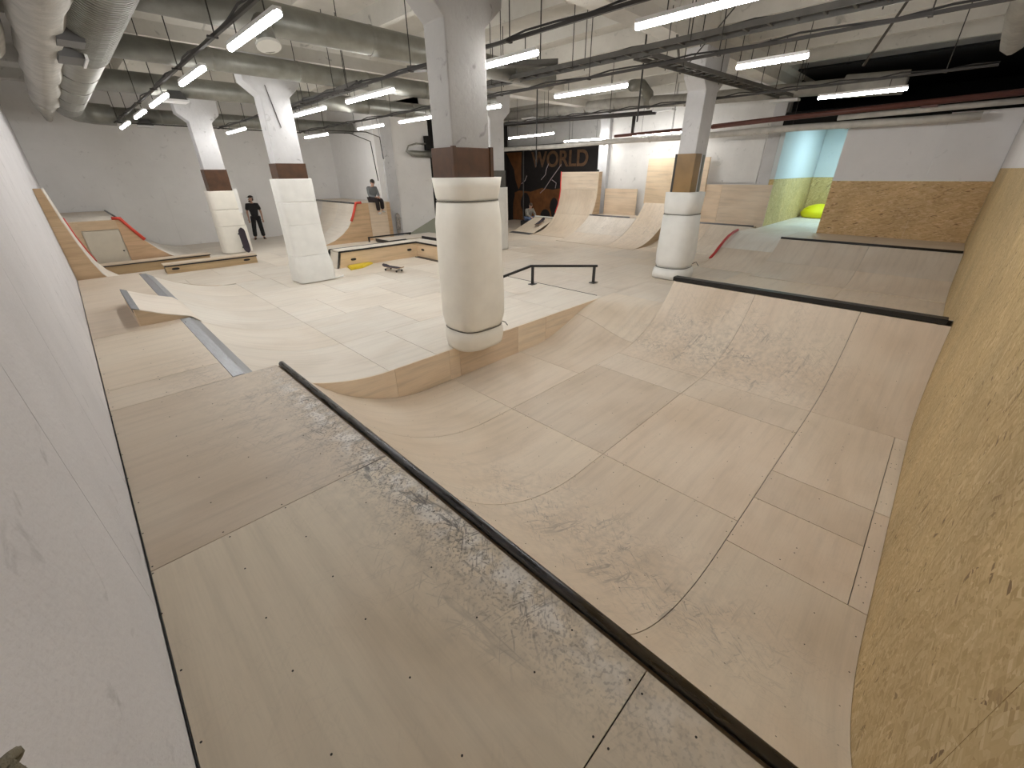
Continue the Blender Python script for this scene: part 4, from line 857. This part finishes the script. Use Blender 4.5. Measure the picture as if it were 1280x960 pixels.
# diagonal braces and wires under ceiling
for i, (a, b, lb) in enumerate([((1.3, 9.0, 4.5), (1.9, 9.0, 5.25), 'pale brace beside the ribbed duct'), ((9.3, 4.6, 4.1), (8.4, 4.5, 5.2), 'thin brace left of right column capital'), ((9.3, 4.6, 4.1), (9.9, 3.9, 5.2), 'thin brace right of right column capital'), ((11.2, 2.0, 4.1), (10.6, 1.4, 5.2), 'slanted brace above the lone right light')]):
    t = thing('brace', lb, 'brace', a); G().bar(a, b, .04, .02).mk('strut', 'tray', t)

# ================================================================= MURAL
def decal(name, pts, mat, parent, x=18.595, th=.006):
    G().prism(pts, 'x', x-th, x).mk(name, mat, parent)
cu = bpy.data.curves.new('letters', 'FONT'); cu.body = 'WORLD'; cu.size = 1.0; cu.extrude = .01; cu.offset = .02; cu.space_character = 1.0
tmp = bpy.data.objects.new('letters_tmp', cu); col.objects.link(tmp)
dg = bpy.context.evaluated_depsgraph_get(); me = bpy.data.meshes.new_from_object(tmp.evaluated_get(dg)); bpy.data.objects.remove(tmp)
me.materials.clear(); me.materials.append(M['brown_letter'])
lo = bpy.data.objects.new('mural_letters', me); link(lo, mw); lo.rotation_euler = (R(90), 0, R(-90)); lo.location = Vector((18.585, 16.95, 2.72))-ORG[mw]
decal('orange_wedge', [(18.9, 3.45), (17.7, 3.45), (17.75, 2.7), (17.75, 1.9), (17.95, 1.6), (18.2, 2.1), (18.3, 2.6)], 'orange', mw)
decal('orange_field', [(18.4, -.0), (18.4, 1.4), (17.9, 1.55), (17.0, 1.5), (16.2, 1.7), (15.4, 1.62), (14.4, 1.8), (13.4, 1.7), (12.4, 1.7), (12.4, .0)], 'orange', mw)
for (cy0, w_, h0, h1) in ((18.6, .35, .2, 2.4), (17.4, .38, .1, 1.45), (15.3, .3, .2, 1.25), (14.3, .5, .2, 1.35), (15.9, .35, 0, .65)):
    pts = [(cy0+w_*math.cos(t)*(1 if math.sin(t) > -.2 else .7), (h0+h1)/2+(h1-h0)/2*math.sin(t)) for t in [2*PI*k/18 for k in range(18)]]
    decal('dark_silhouette', pts, 'mural', mw, 18.588)
for k, pp in enumerate([[(15.75, 2.85), (15.9, 2.6), (15.95, 2.35), (16.25, 2.1)], [(14.9, 2.8), (15.2, 2.5), (15.6, 2.1), (16.0, 1.65), (16.3, 1.45)], [(15.5, 2.1), (15.2, 1.95), (15.25, 1.7)], [(17.3, 2.3), (17.45, 2.05), (17.7, 1.9)]]):
    G().tube([(18.585, a, b) for a, b in pp], .018, 5).mk('white_scribble', 'scribble', mw)
t = thing('vertical_post', 'thin pale post standing in front of the mural', 'post', (18.2, 17.2, 0)); G().tube([(18.2, 17.2, 0), (18.2, 17.2, 3.5)], .03, 8).mk('post', 'tray', t)

# ================================================================= SKATEBOARDS
def skateboard(label, loc, rot, top='grip', bottom='maple', wheel='wheel', ln=.80):
    t = thing('skateboard', label, 'skateboard', loc, None, rot); h = .095; w_ = .105
    rings = []; n = 17
    for i in range(n):
        s = -1+2*i/(n-1); x_ = s*ln/2; z_ = h+(.055*((abs(s)-.62)/.38)**1.3 if abs(s) > .62 else 0)
        e = abs(s); ww = w_*(1 if e < .62 else math.sqrt(max(.02, 1-((e-.62)/.385)**2)))
        rings.append([(x_, -ww, z_+.006), (x_, -ww*.5, z_), (x_, ww*.5, z_), (x_, ww, z_+.006), (x_, ww, z_+.014), (x_, ww*.5, z_+.01), (x_, -ww*.5, z_+.01), (x_, -ww, z_+.014)])
    o = G().loft(rings).mk('deck', bottom, t, smooth=False, local=True)
    o.data.materials.append(M[top]); 
    for p in o.data.polygons:
        if p.normal.z > .5: p.material_index = 1
    for sx in (-1, 1):
        x_ = sx*ln*.27
        k = G().box(x_-.035, x_+.035, -.025, .025, h-.012, h); k.prism([(-.09, .05), (-.02, .075), (.02, .075), (.09, .05), (.09, .04), (-.09, .04)], 'x', x_-.014, x_+.014); k.mk('truck', 'truck', t, local=True)
        for s2 in (-1, 1): G().tube([(x_, s2*.078, .03), (x_, s2*.085, .03), (x_, s2*.105, .03), (x_, s2*.112, .03)], [.022, .028, .028, .022], 14).mk('wheel', wheel, t, local=True, smooth=False)
    return t
skateboard('dark topped skateboard lying on floor before the bent ledge', (5.93, 10.62, .0), (0, 0, R(-80)), wheel='wheel_dark', ln=.85)
skateboard('black skateboard standing upright against farthest foam padded column', (4.02, 17.26, .42), (0, R(-82), R(90)), bottom='blackm', wheel='wheel_dark', ln=.82)
skateboard('skateboard with printed base leaning on the pillar right of seated man', (10.12, 17.02, .48), (0, R(-84), R(-88)), bottom='graphic', wheel='wheel', ln=.9)
skateboard('dark skateboard resting on the sloped bank before the mural', (15.25, 13.35, .30), (0, R(-18), R(8)), wheel='wheel')
t = thing('white_tube', 'short white tube lying at top of the sloped bank', 'tube', (15.9, 13.5, .56)); G().tube([(15.86, 14.2, .57), (15.86, 12.98, .56)], .035, 8).mk('tube', 'lampw', t)
# yellow bean bag
bb = thing('bean_bag', 'bright yellow bean bag on floor of the lit room', 'bean bag', (21.3, 3.75, .7))
rr = [sring(21.3, 3.75, a, b, z, n=28, p=2.2, wob=.03, seed=z*5) for (z, a, b) in ((.70, .35, .42), (.73, .5, .58), (.88, .55, .64), (1.02, .46, .56), (1.13, .32, .40), (1.19, .18, .22), (1.21, .05, .06))]
G().loft(rr).mk('bag_body', 'bag', bb, smooth=True); G().tube([(21.0, 4.2, 1.02), (21.05, 3.9, 1.12), (21.15, 3.6, 1.18)], .03, 6).mk('seam_fold', 'bag', bb, smooth=True)
# ceiling light in the lit room
lt = thing('panel_light', 'cool ceiling panel light inside the lit room', 'light', (19.4, 2.6, 3.88)); G().box(18.6, 20.2, 2.0, 3.2, 3.84, 3.87).mk('diffuser', 'lamp2', lt); G().box(18.56, 20.24, 1.96, 3.24, 3.87, 3.9).mk('frame', 'lampbody', lt)
# rope at lower left
rp = thing('rope', 'olive braided rope end hanging on the left wall at picture corner', 'rope', (XL+.03, .66, 1.685))
for k in range(3):
    pts = [(XL+.022+.008*math.cos(t*2.2+k*2.1), .66+.010*math.sin(t*2.2+k*2.1), 1.701-.0075*t) for t in [i*.5 for i in range(18)]]
    G().tube(pts, .0075, 7).mk('strand', 'rope', rp, smooth=True)
G().tube([(XL+.02+.012*math.cos(a), .667+.018*math.cos(a*1.0+.6), 1.695+.014*math.sin(a)) for a in [2*PI*q/14 for q in range(15)]], .0075, 7).mk('knot_loop', 'rope', rp, smooth=True)

# ================================================================= PEOPLE
def skinbody(name, pts, edges, root, parent, mat, sub=2):
    me = bpy.data.meshes.new(name); keys = list(pts); me.from_pydata([pts[k][0] for k in keys], [(keys.index(a), keys.index(b)) for a, b in edges], [])
    me.materials.append(M[mat]); o = bpy.data.objects.new(name, me); link(o, parent)
    m = o.modifiers.new('skin', 'SKIN'); m.use_smooth_shade = True
    lay = me.skin_vertices[0].data if me.skin_vertices else None
    if lay is None:
        bm = bmesh.new(); bm.from_mesh(me); bm.verts.layers.skin.verify(); bm.to_mesh(me); bm.free(); lay = me.skin_vertices[0].data
    for i, k in enumerate(keys):
        r_ = pts[k][1]; lay[i].radius = r_ if isinstance(r_, tuple) else (r_, r_); lay[i].use_root = (k == root)
    s = o.modifiers.new('sub', 'SUBSURF'); s.levels = sub; s.render_levels = sub
    return o
def person(label, loc, rotz, J, top, legs, shoe, hair, cap=None, beard=False, sleeves='short', face=Vector((0, 1, 0))):
    """J: joint positions, x to the figure's left, y forward, z up"""
    t = thing('person', label, 'person', loc, None, (0, 0, rotz))
    J = {k: Vector(v) for k, v in J.items()}; P = {}; E = []
    hd = J['head']; f = face.normalized(); sdv = f.cross(Vector((0, 0, 1))).normalized(); upv = sdv.cross(f)
    P['pelvis'] = (J['pelvis'], (.13, .095)); P['spine'] = (J['pelvis'].lerp(J['chest'], .5), (.115, .085)); P['chest'] = (J['chest'], (.135, .095)); P['neck'] = (J['neck'], .052)
    P['jaw'] = (hd-upv*.065+f*.022, .055); P['head'] = (hd+upv*.01, (.074, .086)); P['crown'] = (hd+upv*.075-f*.01, (.062, .07))
    E += [('pelvis', 'spine'), ('spine', 'chest'), ('chest', 'neck'), ('neck', 'jaw'), ('jaw', 'head'), ('head', 'crown')]
    for s, sg in (('l', -1), ('r', 1)):
        for jn, rr in (('sh', .055), ('el', .040), ('wr', .027)): P[s+jn] = (J[s+jn], rr)
        for jn, rr in (('hip', .085), ('kn', .056), ('an', .040)): P[s+jn] = (J[s+jn], rr)
        E += [('chest', s+'sh'), (s+'sh', s+'el'), (s+'el', s+'wr'), ('pelvis', s+'hip'), (s+'hip', s+'kn'), (s+'kn', s+'an')]
        d = (J[s+'wr']-J[s+'el']).normalized(); q = d.cross(f).normalized() if abs(d.dot(f)) < .9 else d.cross(Vector((1, 0, 0))).normalized(); p_ = d.cross(q).normalized()
        P[s+'palm'] = (J[s+'wr']+d*.065, (.034, .018)); E.append((s+'wr', s+'palm'))
        for k in range(4):
            o_ = J[s+'wr']+d*.10+p_*(-.027+.018*k); L_ = (.066, .076, .072, .055)[k]
            P[f'{s}f{k}a'] = (o_, .0095); P[f'{s}f{k}b'] = (o_+d*L_*.55+q*.008, .009); P[f'{s}f{k}c'] = (o_+d*L_*.9+q*.028, .008)
            E += [(s+'palm', f'{s}f{k}a'), (f'{s}f{k}a', f'{s}f{k}b'), (f'{s}f{k}b', f'{s}f{k}c')]
        o_ = J[s+'wr']+d*.04-p_*.035; P[s+'t1'] = (o_, .012); P[s+'t2'] = (o_+d*.035-p_*.018+q*.012, .010); E += [(s+'palm', s+'t1'), (s+'t1', s+'t2')]
        an = J[s+'an']; P[s+'heel'] = (an+Vector((0, -.02, -.05)), .038); tv = J.get(s+'toe', an+Vector((0, .16, -.065))); P[s+'toe'] = (tv, (.036, .024)); E += [(s+'an', s+'heel'), (s+'heel', s+'toe')]
    skinbody('body', P, E, 'pelvis', t, 'skin')
    # face
    for sg in (-1, 1): G().ball(hd+f*.083+sdv*.030*sg+upv*.008, .0085, n=8, m=6).mk('eye', 'eye', t, local=True, smooth=True)
    for sg in (-1, 1): G().ball(hd+sdv*.080*sg-upv*.008, .012, .018, .03, n=8, m=6).mk('ear', 'skin', t, local=True, smooth=True)
    G().tube([hd+f*.082+upv*.012, hd+f*.106-upv*.022, hd+f*.086-upv*.032], [.008, .014, .01], 8).mk('nose', 'skin', t, local=True, smooth=True)
    G().tube([hd+f*.083-upv*.056-sdv*.02, hd+f*.089-upv*.054, hd+f*.083-upv*.056+sdv*.02], .006, 6).mk('mouth', 'lip', t, local=True, smooth=True)
    # clothing
    T = {}; Et = []
    T['a'] = (J['pelvis']+Vector((0, 0, -.03)), (.160, .125)); T['b'] = (P['spine'][0], (.150, .118)); T['c'] = (J['chest'], (.175, .138)); T['d'] = (J['neck']-Vector((0, 0, .045)), (.10, .09)); Et = [('a', 'b'), ('b', 'c'), ('c', 'd')]
    for s in 'lr':
        T[s+'s'] = (J[s+'sh'], .086); Et.append(('c', s+'s'))
        if sleeves == 'short': T[s+'e'] = (J[s+'sh'].lerp(J[s+'el'], .75), .068); Et.append((s+'s', s+'e'))
        else: T[s+'e'] = (J[s+'el'], .058); T[s+'w'] = (J[s+'el'].lerp(J[s+'wr'], .92), .042); Et += [(s+'s', s+'e'), (s+'e', s+'w')]
    skinbody('shirt', T, Et, 'b', t, top)
    Lg = {'p': (J['pelvis']+Vector((0, 0, .02)), (.145, .11))}; El = []
    for s in 'lr':
        Lg[s+'h'] = (J[s+'hip'], .110); Lg[s+'k'] = (J[s+'kn'], .088); Lg[s+'a'] = (J[s+'kn'].lerp(J[s+'an'], .93), .082); El += [('p', s+'h'), (s+'h', s+'k'), (s+'k', s+'a')]
    skinbody('trousers', Lg, El, 'p', t, legs)
    for s in 'lr':
        an = J[s+'an']; tv = J.get(s+'toe', an+Vector((0, .16, -.065)))
        S = {'a': (an+Vector((0, -.035, -.045)), (.046, .046)), 'b': (an.lerp(tv, .5)+Vector((0, 0, -.015)), (.048, .040)), 'c': (tv, (.044, .030))}
        skinbody('shoe', S, [('a', 'b'), ('b', 'c')], 'a', t, shoe)
    c = hd+upv*.03-f*.018
    if cap:
        rings = [[c+upv*(.028+.085*math.sin(a))+(sdv*math.cos(b)*.093+f*math.sin(b)*.108)*math.cos(a) for b in [2*PI*k/18 for k in range(18)]] for a in (0, .3, .6, .9, 1.2, 1.45)]
        G().loft(rings).mk('cap_crown', cap, t, local=True, smooth=True)
        G().loft([[c+f*(.09+.085*math.sin(PI*k/8))+sdv*.078*math.cos(PI*k/8)+upv*(.03+dz) for k in range(9)] for dz in (0, .008)]).mk('cap_brim', cap, t, local=True)
    rings = [[c+upv*(.005+.088*math.sin(a))-f*.008+(sdv*math.cos(b)*.087+f*math.sin(b)*.098)*math.cos(a) for b in [2*PI*k/18 for k in range(18)]] for a in (-.1, .25, .6, .9, 1.2, 1.5)]
    if not cap: G().loft(rings).mk('hair', hair, t, local=True, smooth=True)
    G().loft([[c-upv*dz+(sdv*math.cos(b)*rr_-f*abs(math.sin(b))*rr_*1.1) for b in [PI*k/10 for k in range(11)]]+[c-upv*dz-(f*.02) for _ in range(1)] for dz, rr_ in ((-.01, .086), (.05, .084), (.095, .06))]).mk('back_hair', hair, t, local=True, smooth=True)
    if beard: G().ball(hd+f*.058-upv*.080, .052, .046, .038, n=12, m=8).mk('beard', hair, t, local=True, smooth=True)
    return t
# standing man, looking to his right
JS = dict(pelvis=(0, 0, .92), chest=(0, .0, 1.27), neck=(0, .0, 1.44), head=(0, .02, 1.58), lsh=(.19, 0, 1.36), rsh=(-.19, 0, 1.36), lel=(.25, -.03, 1.08), rel=(-.25, -.04, 1.08), lwr=(.25, .05, .84), rwr=(-.25, .04, .84),
          lhip=(.09, 0, .86), rhip=(-.09, 0, .86), lkn=(.15, .03, .48), rkn=(-.11, .03, .48), lan=(.20, 0, .09), ran=(-.12, 0, .09), ltoe=(.24, .15, .03), rtoe=(-.17, .14, .03))
person('bearded person in black cap, black t-shirt and black trousers standing by far wall', (5.50, 20.7, 0), R(163), JS, 'bcloth', 'bcloth', 'bcloth', 'brownhair', 'hair', True, 'short', Vector((.8, .55, .0)))
# seated man on the ramp platform
JM = dict(pelvis=(0, -.02, .10), chest=(0, .05, .42), neck=(0, .09, .57), head=(.0, .14, .70), lsh=(.18, .05, .50), rsh=(-.18, .05, .50), lel=(.22, .10, .24), rel=(-.22, .12, .24), lwr=(.05, .30, .18), rwr=(-.06, .31, .20),
          lhip=(.09, .02, .09), rhip=(-.09, .02, .09), lkn=(.13, .42, .07), rkn=(-.10, .42, .07), lan=(.10, .40, -.36), ran=(-.14, .36, -.30), ltoe=(.09, .56, -.41), rtoe=(-.14, .50, -.38))
person('person in grey sweatshirt and dark trousers sitting on ramp edge', (8.92, 16.86, 1.44), R(190), JM, 'grey', 'maroon', 'whitec', 'hair', None, False, 'long', Vector((.15, .8, -.45)))
# seated person by the mural
JT = dict(pelvis=(0, 0, .45), chest=(0, .12, .75), neck=(0, .18, .90), head=(0, .24, 1.02), lsh=(.18, .13, .83), rsh=(-.18, .13, .83), lel=(.22, .3, .62), rel=(-.22, .3, .62), lwr=(.10, .46, .52), rwr=(-.1, .46, .52),
          lhip=(.09, .03, .44), rhip=(-.09, .03, .44), lkn=(.15, .44, .48), rkn=(-.15, .44, .48), lan=(.15, .45, .09), ran=(-.15, .45, .09))
pp = person('long haired person in jeans and pale jacket sitting beside the sloped bank', (15.95, 14.75, 0), R(165), JT, 'tan', 'jeans', 'whitec', 'brownhair', None, False, 'long', Vector((.1, .8, -.4)))
st = thing('low_stool', 'dark low block under the person in jeans', 'stool', (15.95, 14.8, 0)); bevel(G().box(15.72, 16.18, 14.6, 15.05, 0, .34).mk('block', 'blackm', st), .02)
